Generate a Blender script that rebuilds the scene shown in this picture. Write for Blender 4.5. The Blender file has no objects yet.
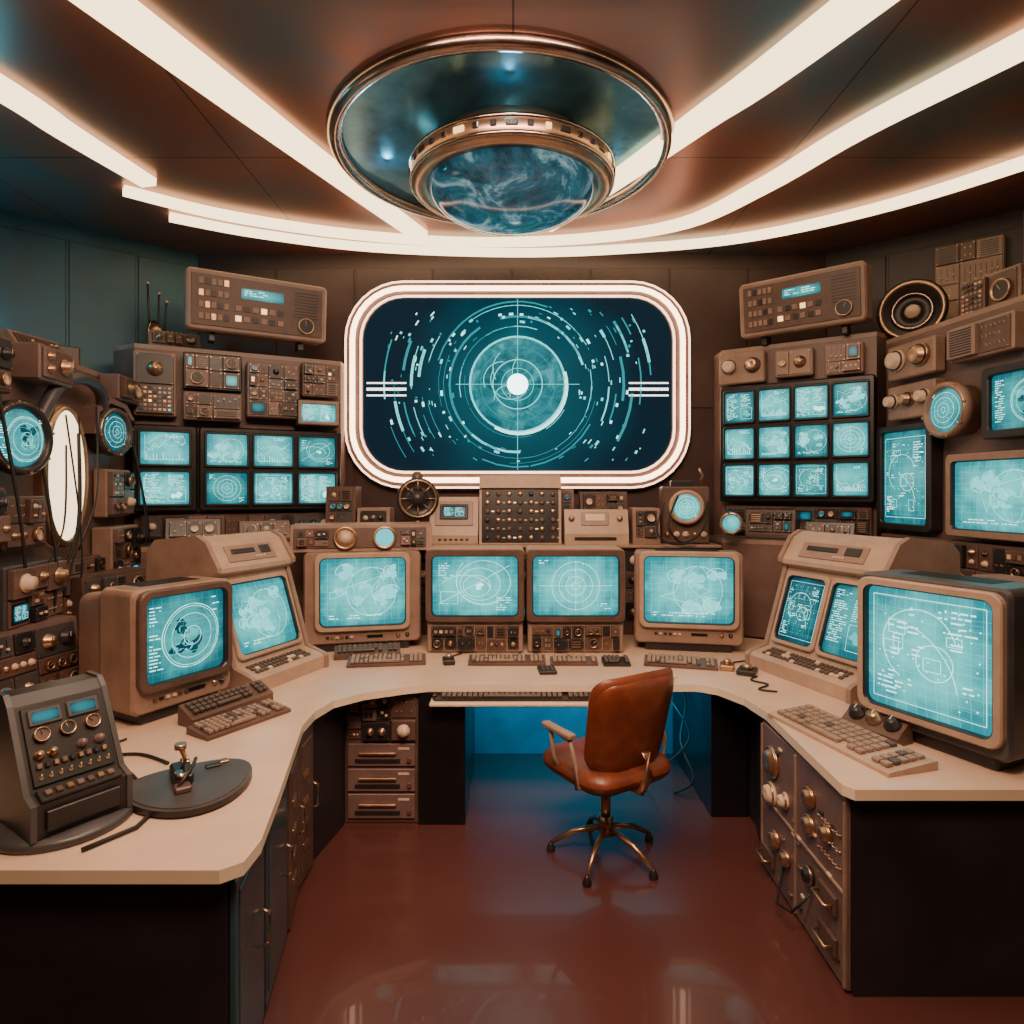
import bpy, math, random, time
from mathutils import Matrix, Vector
from math import sin, cos, pi, radians, atan2, hypot
T0 = time.time()

# ------------------------------------------------------------------ materials
MATS = {}
def _new(name):
    m = bpy.data.materials.new(name); m.use_nodes = True
    nt = m.node_tree; nt.nodes.clear()
    out = nt.nodes.new('ShaderNodeOutputMaterial')
    MATS[name] = m
    return m, nt, out

def mat_p(name, col, rough=0.5, metal=0.0, var=0.25, scale=5.0, bump=0.0, coat=0.0):
    m, nt, out = _new(name)
    b = nt.nodes.new('ShaderNodeBsdfPrincipled')
    tc = nt.nodes.new('ShaderNodeTexCoord')
    n = nt.nodes.new('ShaderNodeTexNoise'); n.inputs['Scale'].default_value = scale
    n.inputs['Detail'].default_value = 4; n.inputs['Roughness'].default_value = 0.65
    nt.links.new(tc.outputs['Object'], n.inputs['Vector'])
    r = nt.nodes.new('ShaderNodeValToRGB')
    c = Vector(col)
    r.color_ramp.elements[0].position = 0.25; r.color_ramp.elements[1].position = 0.75
    r.color_ramp.elements[0].color = (*(c*(1-var)), 1); r.color_ramp.elements[1].color = (*(c*(1+var)), 1)
    nt.links.new(n.outputs[0], r.inputs[0]); nt.links.new(r.outputs[0], b.inputs['Base Color'])
    mr = nt.nodes.new('ShaderNodeMapRange')
    mr.inputs['To Min'].default_value = max(0.03, rough-0.08); mr.inputs['To Max'].default_value = min(1, rough+0.1)
    nt.links.new(n.outputs[0], mr.inputs[0]); nt.links.new(mr.outputs[0], b.inputs['Roughness'])
    b.inputs['Metallic'].default_value = metal
    b.inputs['Coat Weight'].default_value = coat
    if bump:
        bp = nt.nodes.new('ShaderNodeBump'); bp.inputs['Strength'].default_value = bump; bp.inputs['Distance'].default_value = 0.01
        nt.links.new(n.outputs[0], bp.inputs['Height']); nt.links.new(bp.outputs[0], b.inputs['Normal'])
    nt.links.new(b.outputs[0], out.inputs[0])
    return m

def nosample(m):
    try: m.cycles.emission_sampling = 'NONE'
    except Exception: pass

def mat_e(name, col, s, samp=False):
    m, nt, out = _new(name)
    e = nt.nodes.new('ShaderNodeEmission'); e.inputs[0].default_value = (*col, 1); e.inputs[1].default_value = s
    nt.links.new(e.outputs[0], out.inputs[0])
    if not samp: nosample(m)
    return m

def math_n(nt, op, a, b=None, c=None):
    n = nt.nodes.new('ShaderNodeMath'); n.operation = op
    for i, v in enumerate((a, b, c)):
        if v is None: continue
        if isinstance(v, (int, float)): n.inputs[i].default_value = v
        else: nt.links.new(v, n.inputs[i])
    return n.outputs[0]

def mat_screen(name, lo, hi, s, grid=14):
    m, nt, out = _new(name); nosample(m)
    uv = nt.nodes.new('ShaderNodeUVMap'); uv.uv_map = 'UVMap'
    tc = nt.nodes.new('ShaderNodeTexCoord')
    n = nt.nodes.new('ShaderNodeTexNoise'); n.inputs['Scale'].default_value = 9; n.inputs['Detail'].default_value = 4
    nt.links.new(tc.outputs['Object'], n.inputs['Vector'])
    sep = nt.nodes.new('ShaderNodeSeparateXYZ'); nt.links.new(uv.outputs[0], sep.inputs[0])
    gx = math_n(nt, 'LESS_THAN', math_n(nt, 'FRACT', math_n(nt, 'MULTIPLY', sep.outputs[0], grid)), 0.06)
    gy = math_n(nt, 'LESS_THAN', math_n(nt, 'FRACT', math_n(nt, 'MULTIPLY', sep.outputs[1], grid)), 0.06)
    g = math_n(nt, 'MULTIPLY', math_n(nt, 'MAXIMUM', gx, gy), 0.22)
    dx = math_n(nt, 'SUBTRACT', sep.outputs[0], 0.5); dy = math_n(nt, 'SUBTRACT', sep.outputs[1], 0.5)
    d2 = math_n(nt, 'ADD', math_n(nt, 'MULTIPLY', dx, dx), math_n(nt, 'MULTIPLY', dy, dy))
    f = math_n(nt, 'SUBTRACT', n.outputs[0], math_n(nt, 'MULTIPLY', d2, 1.4))
    f = math_n(nt, 'ADD', math_n(nt, 'ADD', f, g), 0.08)
    r = nt.nodes.new('ShaderNodeValToRGB')
    r.color_ramp.elements[0].position = 0.12; r.color_ramp.elements[1].position = 0.72
    r.color_ramp.elements[0].color = (*lo, 1); r.color_ramp.elements[1].color = (*hi, 1)
    nt.links.new(f, r.inputs[0])
    b = nt.nodes.new('ShaderNodeBsdfPrincipled'); b.inputs['Base Color'].default_value = (0.005, 0.02, 0.025, 1)
    b.inputs['Roughness'].default_value = 0.2; b.inputs['Specular IOR Level'].default_value = 0.25
    nt.links.new(r.outputs[0], b.inputs['Emission Color']); b.inputs['Emission Strength'].default_value = s
    nt.links.new(b.outputs[0], out.inputs[0]); return m

mat_p('beige', (0.44, 0.30, 0.225), 0.42, 0.0, 0.20, 7, 0.04)
mat_p('tan', (0.29, 0.185, 0.145), 0.42, 0.0, 0.26, 7, 0.04)
mat_p('brown', (0.115, 0.066, 0.054), 0.42, 0.1, 0.34, 7)
mat_p('rackbrown', (0.15, 0.088, 0.075), 0.42, 0.05, 0.3, 4)
mat_p('mauve', (0.18, 0.115, 0.107), 0.42, 0.1, 0.28, 6)
mat_p('grey', (0.075, 0.070, 0.077), 0.38, 0.2, 0.3, 6)
mat_p('dark', (0.020, 0.017, 0.019), 0.38, 0.0, 0.3, 6)
mat_p('black', (0.007, 0.007, 0.009), 0.3, 0.0, 0.3, 6)
mat_p('key', (0.28, 0.19, 0.145), 0.45, 0.0, 0.2, 20)
mat_p('keydark', (0.09, 0.06, 0.052), 0.45, 0.0, 0.2, 20)
mat_p('bronze', (0.52, 0.32, 0.21), 0.30, 0.9, 0.25, 6)
mat_p('copper', (0.40, 0.285, 0.24), 0.22, 1.0, 0.25, 6)
mat_p('cream', (0.68, 0.50, 0.38), 0.4, 0.0, 0.12, 8)
mat_p('desktop', (0.66, 0.46, 0.35), 0.30, 0.0, 0.14, 3)
mat_p('deskedge', (0.86, 0.67, 0.50), 0.32, 0.0, 0.08, 3)
mat_p('deskside', (0.020, 0.017, 0.022), 0.45, 0.0, 0.3, 3)
mat_p('cabblue', (0.06, 0.13, 0.165), 0.18, 0.4, 0.35, 3)
mat_p('leather', (0.165, 0.038, 0.016), 0.34, 0.0, 0.3, 14, 0.25)
mat_p('rubber', (0.012, 0.011, 0.012), 0.6)
mat_p('wall', (0.034, 0.024, 0.027), 0.42, 0.2, 0.35, 2, 0.05)
mat_p('wallteal', (0.010, 0.062, 0.082), 0.38, 0.2, 0.45, 2, 0.05)
mat_p('backwall', (0.058, 0.031, 0.030), 0.45, 0.1, 0.35, 2)
mat_p('recess', (0.07, 0.24, 0.31), 0.24, 0.55, 0.7, 2.2)
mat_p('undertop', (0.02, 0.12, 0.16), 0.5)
mat_e('lampstrip', (1.0, 0.72, 0.39), 4.4, True)
mat_e('neon', (1.0, 0.66, 0.42), 8.0, True)
mat_e('neonthin', (1.0, 0.60, 0.40), 4.5)
mat_e('oval', (1.0, 0.72, 0.42), 3.2, True)
mat_e('amber', (1.0, 0.55, 0.2), 3.0)
mat_e('cyanlamp', (0.12, 0.7, 0.7), 1.4)
mat_e('mark', (0.50, 1.0, 0.94), 2.4)
mat_e('markdim', (0.14, 0.68, 0.68), 1.2)
mat_e('bigmark', (0.22, 0.88, 0.88), 1.5)
mat_e('bigdim', (0.04, 0.42, 0.47), 0.9)
mat_e('core', (0.65, 1.0, 0.92), 6.0)
mat_e('stripe', (0.95, 0.87, 0.75), 3.4)
mat_screen('scrA', (0.010, 0.26, 0.31), (0.15, 0.88, 0.82), 1.3, 12)
mat_screen('scrB', (0.004, 0.14, 0.18), (0.06, 0.55, 0.55), 1.15, 10)
mat_screen('scrC', (0.003, 0.05, 0.08), (0.02, 0.28, 0.33), 1.0, 8)

mat_p('floormat', (0.088, 0.030, 0.027), 0.24, 0.0, 0.08, 1.2, 0.0, 0.35)
def mat_ceiling():
    m, nt, out = _new('ceilmat')
    b = nt.nodes.new('ShaderNodeBsdfPrincipled'); tc = nt.nodes.new('ShaderNodeTexCoord')
    n = nt.nodes.new('ShaderNodeTexNoise'); n.inputs['Scale'].default_value = 0.8; n.inputs['Detail'].default_value = 4
    n.inputs['Distortion'].default_value = 1.0
    nt.links.new(tc.outputs['Object'], n.inputs['Vector'])
    r = nt.nodes.new('ShaderNodeValToRGB'); e = r.color_ramp.elements
    e[0].position = 0.42; e[0].color = (0.38, 0.155, 0.105, 1); e[1].position = 0.66; e[1].color = (0.15, 0.18, 0.20, 1)
    nt.links.new(n.outputs[0], r.inputs[0])
    sep = nt.nodes.new('ShaderNodeSeparateXYZ'); nt.links.new(tc.outputs['Object'], sep.inputs[0])
    sx = math_n(nt, 'LESS_THAN', math_n(nt, 'FRACT', math_n(nt, 'MULTIPLY', sep.outputs[0], 0.62)), 0.006)
    sy = math_n(nt, 'LESS_THAN', math_n(nt, 'FRACT', math_n(nt, 'MULTIPLY', sep.outputs[1], 0.8)), 0.007)
    s = math_n(nt, 'MULTIPLY', math_n(nt, 'MAXIMUM', sx, sy), .75)
    mx = nt.nodes.new('ShaderNodeMix'); mx.data_type = 'RGBA'
    nt.links.new(s, mx.inputs[0]); nt.links.new(r.outputs[0], mx.inputs[6]); mx.inputs[7].default_value = (0.02, 0.012, 0.01, 1)
    nt.links.new(mx.outputs[2], b.inputs['Base Color'])
    b.inputs['Roughness'].default_value = 0.3; b.inputs['Metallic'].default_value = 0.5
    nt.links.new(b.outputs[0], out.inputs[0])
mat_ceiling()
def mat_display():
    m, nt, out = _new('bigscreen'); nosample(m)
    uv = nt.nodes.new('ShaderNodeTexCoord')
    sep = nt.nodes.new('ShaderNodeSeparateXYZ'); nt.links.new(uv.outputs['Object'], sep.inputs[0])
    d = math_n(nt, 'SQRT', math_n(nt, 'ADD', math_n(nt, 'MULTIPLY', sep.outputs[0], sep.outputs[0]), math_n(nt, 'MULTIPLY', sep.outputs[2], sep.outputs[2])))
    n = nt.nodes.new('ShaderNodeTexNoise'); n.inputs['Scale'].default_value = 3; n.inputs['Detail'].default_value = 5
    nt.links.new(uv.outputs['Object'], n.inputs['Vector'])
    f = math_n(nt, 'ADD', d, math_n(nt, 'MULTIPLY', math_n(nt, 'SUBTRACT', n.outputs[0], 0.5), 0.4))
    r = nt.nodes.new('ShaderNodeValToRGB'); e = r.color_ramp.elements
    e[0].position = 0.0; e[0].color = (0.02, 0.26, 0.30, 1); e[1].position = 1.0; e[1].color = (0.003, 0.016, 0.030, 1)
    x = e.new(0.42); x.color = (0.004, 0.085, 0.115, 1); x = e.new(0.75); x.color = (0.003, 0.042, 0.064, 1)
    nt.links.new(f, r.inputs[0])
    b = nt.nodes.new('ShaderNodeBsdfPrincipled'); b.inputs['Base Color'].default_value = (0.002, 0.006, 0.01, 1)
    b.inputs['Roughness'].default_value = 0.5; b.inputs['Specular IOR Level'].default_value = 0.05
    nt.links.new(r.outputs[0], b.inputs['Emission Color']); b.inputs['Emission Strength'].default_value = 1.0
    nt.links.new(b.outputs[0], out.inputs[0])
mat_display()
def mat_cloud(name, lo, mid, hi, scale, s, spec=.5):
    m, nt, out = _new(name); nosample(m)
    tc = nt.nodes.new('ShaderNodeTexCoord')
    n = nt.nodes.new('ShaderNodeTexNoise'); n.inputs['Scale'].default_value = scale; n.inputs['Detail'].default_value = 9
    n.inputs['Roughness'].default_value = 0.68; n.inputs['Distortion'].default_value = 0.8
    nt.links.new(tc.outputs['Object'], n.inputs['Vector'])
    r = nt.nodes.new('ShaderNodeValToRGB'); e = r.color_ramp.elements
    e[0].position = 0.38; e[0].color = (*lo, 1); e[1].position = 0.70; e[1].color = (*hi, 1)
    x = e.new(0.52); x.color = (*mid, 1)
    nt.links.new(n.outputs[0], r.inputs[0])
    b = nt.nodes.new('ShaderNodeBsdfPrincipled'); b.inputs['Base Color'].default_value = (0.01, 0.02, 0.03, 1)
    b.inputs['Roughness'].default_value = 0.12; b.inputs['Specular IOR Level'].default_value = spec
    nt.links.new(r.outputs[0], b.inputs['Emission Color']); b.inputs['Emission Strength'].default_value = s
    nt.links.new(b.outputs[0], out.inputs[0])
mat_cloud('globe', (0.004, 0.022, 0.035), (0.018, 0.095, 0.13), (0.42, 0.60, 0.60), 4.2, 1.0)
mat_cloud('moon', (0.004, 0.12, 0.15), (0.02, 0.27, 0.31), (0.16, 0.62, 0.62), 6.0, 1.0, .02)

# ------------------------------------------------------------------ mesh builder
def rr(w, h, r, n=5):
    r = min(r, w/2*0.999, h/2*0.999); pts = []
    for cx, cz, a0 in ((w/2-r, h/2-r, 0), (-w/2+r, h/2-r, pi/2), (-w/2+r, -h/2+r, pi), (w/2-r, -h/2+r, 1.5*pi)):
        for i in range(n+1):
            a = a0+pi/2*i/n; pts.append((cx+r*cos(a), cz+r*sin(a)))
    return pts

class MB:
    def __init__(s):
        s.v = []; s.f = []; s.mi = []; s.sm = []; s.uv = []; s.slots = []; s.M = Matrix(); s.st = []
    def push(s, m): s.st.append(s.M.copy()); s.M = s.M @ m
    def pop(s): s.M = s.st.pop()
    def add(s, vs, fs, mat, smooth=False, uvs=None):
        if mat not in s.slots: s.slots.append(mat)
        k = s.slots.index(mat); o = len(s.v)
        s.v += [tuple(s.M @ Vector(p)) for p in vs]
        for i, f in enumerate(fs):
            s.f.append([o+j for j in f]); s.mi.append(k)
            s.sm.append(smooth if not isinstance(smooth, list) else smooth[i])
            s.uv.append([uvs[j] for j in f] if uvs else [(0, 0)]*len(f))
    def box(s, c, d, mat, b=0.004, taper=1.0):
        hx, hy, hz = d[0]/2, d[1]/2, d[2]/2; b = min(b, hx*0.45, hy*0.45, hz*0.45)
        cx, cy, cz = c
        if b <= 0.0013:
            vs = [(cx+sx*hx*(taper if sy < 0 else 1), cy+sy*hy, cz+sz*hz*(taper if sy < 0 else 1)) for sx in (-1, 1) for sy in (-1, 1) for sz in (-1, 1)]
            s.add(vs, [(0, 1, 3, 2), (4, 6, 7, 5), (0, 4, 5, 1), (2, 3, 7, 6), (0, 2, 6, 4), (1, 5, 7, 3)], mat); return
        vs = []; idx = {}
        h = (hx, hy, hz)
        for sx in (-1, 1):
            for sy in (-1, 1):
                for sz in (-1, 1):
                    sg = (sx, sy, sz); t = taper if sy < 0 else 1
                    for a in range(3):
                        p = [sg[i]*(h[i]-(0 if i == a else b)) for i in range(3)]
                        p[0] *= t; p[2] *= t
                        idx[(sx, sy, sz, a)] = len(vs); vs.append((cx+p[0], cy+p[1], cz+p[2]))
        fs = []
        for a in range(3):
            o = [i for i in range(3) if i != a]
            for sg in (-1, 1):
                q = []
                for u, w in ((-1, -1), (1, -1), (1, 1), (-1, 1)):
                    k = [0, 0, 0]; k[a] = sg; k[o[0]] = u; k[o[1]] = w; q.append(idx[(*k, a)])
                fs.append(q)
            for u in (-1, 1):
                for w in (-1, 1):
                    k0 = [0, 0, 0]; k0[a] = -1; k0[o[0]] = u; k0[o[1]] = w
                    k1 = list(k0); k1[a] = 1
                    fs.append([idx[(*k0, o[0])], idx[(*k1, o[0])], idx[(*k1, o[1])], idx[(*k0, o[1])]])
        for sx in (-1, 1):
            for sy in (-1, 1):
                for sz in (-1, 1): fs.append([idx[(sx, sy, sz, a)] for a in range(3)])
        s.add(vs, fs, mat)
    def prism(s, prof, x0, x1, mat):
        n = len(prof); vs = [(x0, y, z) for y, z in prof]+[(x1, y, z) for y, z in prof]
        fs = [(i, (i+1) % n, n+(i+1) % n, n+i) for i in range(n)]+[tuple(range(n)), tuple(range(n, 2*n))]
        s.add(vs, fs, mat)
    def slab(s, poly, z0, z1, mat, matside=None):
        n = len(poly)
        s.add([(x, y, z1) for x, y in poly]+[(x, y, z0) for x, y in poly], [tuple(range(n)), tuple(range(2*n-1, n-1, -1))], mat)
        s.add([(x, y, z1) for x, y in poly]+[(x, y, z0) for x, y in poly], [(i, (i+1) % n, n+(i+1) % n, n+i) for i in range(n)], matside or mat)
    def lathe(s, prof, mat, seg=24, axis='y', c=(0, 0, 0), smooth=True):
        vs = []; fs = []
        for r, t in prof:
            for i in range(seg):
                a = 2*pi*i/seg
                p = {'y': (r*cos(a), t, r*sin(a)), 'z': (r*cos(a), r*sin(a), t), 'x': (t, r*cos(a), r*sin(a))}[axis]
                vs.append((c[0]+p[0], c[1]+p[1], c[2]+p[2]))
        for k in range(len(prof)-1):
            for i in range(seg):
                j = (i+1) % seg; fs.append((k*seg+i, k*seg+j, (k+1)*seg+j, (k+1)*seg+i))
        sm = [smooth]*len(fs)
        for k in (0, len(prof)-1):
            if prof[k][0] > 1e-4: fs.append(tuple(k*seg+i for i in range(seg))); sm.append(False)
        s.add(vs, fs, mat, sm)
    def cyl(s, c, r, t0, t1, mat, axis='y', seg=16, r2=None):
        s.lathe([(r, t0), (r if r2 is None else r2, t1)], mat, seg, axis, c)
    def ring(s, c, R, r, mat, axis='y', seg=28, k=8):
        prof = [(R+r*cos(2*pi*i/k), r*sin(2*pi*i/k)) for i in range(k+1)]
        vs = []; fs = []
        for pr, t in prof[:-1]:
            for i in range(seg):
                a = 2*pi*i/seg
                p = {'y': (pr*cos(a), t, pr*sin(a)), 'z': (pr*cos(a), pr*sin(a), t), 'x': (t, pr*cos(a), pr*sin(a))}[axis]
                vs.append((c[0]+p[0], c[1]+p[1], c[2]+p[2]))
        for q in range(k):
            for i in range(seg):
                fs.append((q*seg+i, q*seg+(i+1) % seg, ((q+1) % k)*seg+(i+1) % seg, ((q+1) % k)*seg+i))
        s.add(vs, fs, mat, True)
    def tube(s, pts, r, mat, k=8, r2=None, closed=False):
        P = [Vector(p) for p in pts]; n = len(P); vs = []; fs = []
        up = Vector((0, 0, 1))
        for i, p in enumerate(P):
            if closed: t = P[(i+1) % n]-P[i-1]
            else: t = P[min(i+1, n-1)]-P[max(i-1, 0)]
            t.normalize(); u = t.cross(up)
            if closed: u = t.cross(Vector((0, 1, 0)))
            if u.length < 0.1: u = t.cross(Vector((0, 1, 0)))
            u.normalize(); w = t.cross(u)
            rad = r if r2 is None else r+(r2-r)*i/(n-1)
            for j in range(k):
                a = 2*pi*j/k; vs.append(tuple(p+u*rad*cos(a)+w*rad*sin(a)))
        for i in range(n if closed else n-1):
            for j in range(k):
                fs.append((i*k+j, i*k+(j+1) % k, ((i+1) % n)*k+(j+1) % k, ((i+1) % n)*k+j))
        sm = [True]*len(fs)
        if not closed: fs += [tuple(range(k)), tuple(range((n-1)*k, n*k))]; sm += [False, False]
        s.add(vs, fs, mat, sm)
    def loft(s, secs, mat, smooth=False, caps=True):
        n = len(secs[0][0]); vs = []; fs = []
        for o, y in secs: vs += [(x, y, z) for x, z in o]
        for k in range(len(secs)-1):
            for i in range(n): fs.append((k*n+i, k*n+(i+1) % n, (k+1)*n+(i+1) % n, (k+1)*n+i))
        if caps: fs += [tuple(range(n)), tuple(range((len(secs)-1)*n, len(secs)*n))]
        s.add(vs, fs, mat, smooth)
    def obj(s, name, loc=(0, 0, 0), yaw=0):
        import bmesh
        me = bpy.data.meshes.new(name); me.from_pydata(s.v, [], s.f)
        for mn in s.slots: me.materials.append(MATS[mn])
        me.polygons.foreach_set('material_index', s.mi)
        me.polygons.foreach_set('use_smooth', s.sm)
        uvl = me.uv_layers.new(name='UVMap')
        uvl.data.foreach_set('uv', [c for f in s.uv for p in f for c in p])
        bm = bmesh.new(); bm.from_mesh(me); bmesh.ops.recalc_face_normals(bm, faces=bm.faces); bm.to_mesh(me); bm.free()
        me.update()
        ob = bpy.data.objects.new(name, me); bpy.context.scene.collection.objects.link(ob)
        ob.location = loc; ob.rotation_euler = (0, 0, radians(yaw)); return ob

def T(x=0, y=0, z=0, rz=0, rx=0, ry=0):
    return Matrix.Translation((x, y, z)) @ Matrix.Rotation(radians(rz), 4, 'Z') @ Matrix.Rotation(radians(rx), 4, 'X') @ Matrix.Rotation(radians(ry), 4, 'Y')

# ------------------------------------------------------------------ screens
class Scr:
    def __init__(s, mb, w, h, bulge): s.mb = mb; s.w = w; s.h = h; s.b = bulge; s.off = 0.002
    def P(s, x, z):
        q = max(abs(2*x/s.w), abs(2*z/s.h)); return (x, -s.b*(1-min(1, q)**2)-s.off, z)
    def line(s, x0, z0, x1, z1, t, mat='mark'):
        L = hypot(x1-x0, z1-z0)
        if L < 1e-5: return
        n = max(1, min(10, int(L/(s.w/8)))) if s.b > 0.001 else 1
        nx, nz = -(z1-z0)/L*t/2, (x1-x0)/L*t/2; vs = []; fs = []
        for i in range(n+1):
            f = i/n; x = x0+(x1-x0)*f; z = z0+(z1-z0)*f
            vs += [s.P(x+nx, z+nz), s.P(x-nx, z-nz)]
        for i in range(n): fs.append((2*i, 2*i+1, 2*i+3, 2*i+2))
        s.mb.add(vs, fs, mat)
    def arc(s, cx, cz, R, a0, a1, t, mat='mark', e=1.0):
        n = max(3, int(abs(a1-a0)/(2*pi)*40)); vs = []; fs = []
        for i in range(n+1):
            a = a0+(a1-a0)*i/n
            for q in (R-t/2, R+t/2): vs.append(s.P(cx+e*q*cos(a), cz+q*sin(a)))
        for i in range(n): fs.append((2*i, 2*i+1, 2*i+3, 2*i+2))
        s.mb.add(vs, fs, mat)
    def poly(s, pts, mat='mark'):
        cx = sum(p[0] for p in pts)/len(pts); cz = sum(p[1] for p in pts)/len(pts)
        vs = [s.P(cx, cz)]+[s.P(*p) for p in pts]; n = len(pts)
        s.mb.add(vs, [(0, i+1, (i+1) % n+1) for i in range(n)], mat)
    def rect(s, cx, cz, w, h, t, mat='mark'):
        for a in ((-1, -1, 1, -1), (1, -1, 1, 1), (1, 1, -1, 1), (-1, 1, -1, -1)):
            s.line(cx+a[0]*w/2, cz+a[1]*h/2, cx+a[2]*w/2, cz+a[3]*h/2, t, mat)
    def text(s, x, z, w, h, rng, lh, mat='mark', fill=0.7):
        lh = max(lh, .003); nrow = min(24, int(h/(lh*1.25))+1)
        for r in range(nrow):
            zz = z+h/2-r*lh*1.25
            xx = x-w/2; end = x-w/2+w*rng.uniform(0.4, 1)
            for _ in range(30):
                if xx >= end: break
                l = rng.uniform(0.5, 3)*lh
                if xx+l < x+w/2 and rng.random() < fill: s.line(xx, zz, xx+l, zz, lh*0.4, mat)
                xx += l+lh*0.5
    def blob(s, cx, cz, R, rng, mat, e=1.3):
        n = 22; ph = [rng.uniform(0, 6) for _ in range(4)]
        def f(a): return R*(1+.3*sin(2*a+ph[0])+.2*sin(3*a+ph[1])+.15*sin(5*a+ph[2])+.08*sin(9*a+ph[3]))
        s.poly([(cx+e*f(a)*cos(a), cz+f(a)*sin(a)) for a in [2*pi*i/n for i in range(n)]], mat)

def screen(mb, w, h, bulge, base, style, rng, r=None):
    r = min(w, h)*0.12 if r is None else r
    K = 5 if bulge > 0.001 else 1
    o = rr(w, h, r, 4); n = len(o); vs = [(0, -bulge, 0)]; uv = [(0.5, 0.5)]; fs = []
    for k in range(1, K+1):
        q = k/K
        for x, z in o: vs.append((x*q, -bulge*(1-q*q), z*q)); uv.append((x*q/w+.5, z*q/h+.5))
    for i in range(n): fs.append((0, 1+i, 1+(i+1) % n))
    for k in range(K-1):
        for i in range(n): fs.append((1+k*n+i, 1+(k+1)*n+i, 1+(k+1)*n+(i+1) % n, 1+k*n+(i+1) % n))
    mb.add(vs, fs, base, True, uv)
    S = Scr(mb, w, h, bulge); t = max(0.0014, min(w, h)*0.006); lh = min(w, h)*0.032; m = min(w, h)
    hi = 'mark'; lo = 'markdim' if base != 'scrA' else 'mark'; dk = 'scrC'
    if style == 'radar':
        for R in (0.40, 0.28, 0.16, 0.06): S.arc(0, 0, m*R, 0, 2*pi, t, hi)
        S.line(-w*.42, 0, w*.42, 0, t*.8, lo); S.line(0, -h*.42, 0, h*.42, t*.8, lo)
        for i in range(14):
            a = rng.uniform(0, 6.28); R = m*rng.uniform(.08, .4); S.line(R*cos(a), R*sin(a), R*cos(a)+lh*.5, R*sin(a), lh*.4, hi)
        S.text(-w*.36, h*.36, w*.14, h*.12, rng, lh, hi); S.text(w*.36, -h*.36, w*.14, h*.12, rng, lh, hi)
    elif style == 'globe':
        R = m*.38; c = (w*.05, -h*.02)
        for k in range(5): S.blob(c[0]+R*rng.uniform(-.5, .5), c[1]+R*rng.uniform(-.5, .5), R*.2, rng, 'markdim' if k % 2 else dk)
        for q in (1, .93, .7, .3): S.arc(c[0], c[1], R*q, 0, 2*pi, t*(1.3 if q == 1 else .8), hi)
        for e in (.35, .7): S.arc(c[0], c[1], R, 0, 2*pi, t*.8, lo, e)
        for k in (-.5, 0, .5): S.line(c[0]-R*math.sqrt(1-k*k), c[1]+R*k, c[0]+R*math.sqrt(1-k*k), c[1]+R*k, t*.8, lo)
        S.text(-w*.36, 0, w*.16, h*.75, rng, lh, hi); S.text(w*.38, h*.3, w*.12, h*.2, rng, lh, hi)
    elif style == 'map':
        for k in range(5): S.line(-w*.44, h*(-.36+.18*k), w*.44, h*(-.36+.18*k), t*.5, 'markdim')
        for k in range(7): S.line(w*(-.42+.14*k), -h*.42, w*(-.42+.14*k), h*.42, t*.5, 'markdim')
        for k in range(9):
            cx, cz, R = w*rng.uniform(-.34, .34), h*rng.uniform(-.28, .3), m*rng.uniform(.04, .10)
            S.blob(cx, cz, R, rng, 'bigmark')
            S.arc(cx, cz, R*1.3, rng.uniform(0, 3), rng.uniform(3, 6), t*.8, hi, 1.3)
        S.text(0, -h*.38, w*.8, h*.06, rng, lh, hi)
        pts = [(w*rng.uniform(-.4, .4), h*rng.uniform(-.3, .3)) for _ in range(8)]
        for a, b in zip(pts, pts[1:]): S.line(*a, *b, t*.6, hi)
        S.arc(w*.1, 0, m*.36, 0, 2*pi, t*.8, hi); S.arc(w*.1, 0, m*.36, 0, 2*pi, t*.6, hi, .5)
    elif style == 'text':
        S.text(-w*.22, 0, w*.42, h*.84, rng, lh*1.1, hi, .8); S.text(w*.24, h*.2, w*.36, h*.4, rng, lh*1.1, hi, .8)
        S.rect(w*.24, -h*.22, w*.36, h*.36, t, hi); S.blob(w*.24, -h*.22, m*.1, rng, lo)
    elif style == 'graph':
        S.line(-w*.4, -h*.35, w*.42, -h*.35, t, hi); S.line(-w*.4, -h*.35, -w*.4, h*.4, t, hi)
        for c in range(3):
            y = h*rng.uniform(-.2, .2); px = -w*.4
            for i in range(12):
                y2 = max(-h*.3, min(h*.38, y+h*rng.uniform(-.14, .14))); S.line(px, y, px+w*.068, y2, t, hi if c else lo); px += w*.068; y = y2
        for i in range(12): S.line(-w*.36+i*w*.065, -h*.35, -w*.36+i*w*.065, -h*.35+h*rng.uniform(.03, .22), t*2.5, lo)
        S.text(w*.2, h*.38, w*.4, h*.08, rng, lh, hi)
    elif style == 'plan':
        S.rect(0, 0, w*.88, h*.86, t*.8, hi)
        for k in range(6):
            x = w*(-.36+.14*k); S.line(x, -h*.4, x, h*.4, t*.5, 'markdim'); z = h*(-.35+.13*k); S.line(-w*.42, z, w*.42, z, t*.5, 'markdim')
        for k in range(5):
            S.rect(w*rng.uniform(-.3, .3), h*rng.uniform(-.3, .3), w*rng.uniform(.06, .18), h*rng.uniform(.05, .14), t*.8, hi)
        S.arc(-w*.05, h*.05, m*.3, .3, 4.2, t, hi); S.arc(w*.08, -h*.05, m*.14, 0, 2*pi, t, hi); S.arc(-w*.5+w*.2, -h*.3, m*.55, .1, 1.2, t, hi)
        for k in range(16):
            x, z = w*rng.uniform(-.38, .38), h*rng.uniform(-.36, .36); S.text(x, z, w*.1, h*.05, rng, lh, hi)
        for k in range(40):
            x, z = w*rng.uniform(-.4, .4), h*rng.uniform(-.38, .38); S.line(x, z, x+t*2, z, t*2, hi)
        S.text(-w*.3, -h*.3, w*.2, h*.18, rng, lh, hi); S.text(w*.3, h*.28, w*.2, h*.18, rng, lh, hi)
    elif style == 'orbit':
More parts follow.
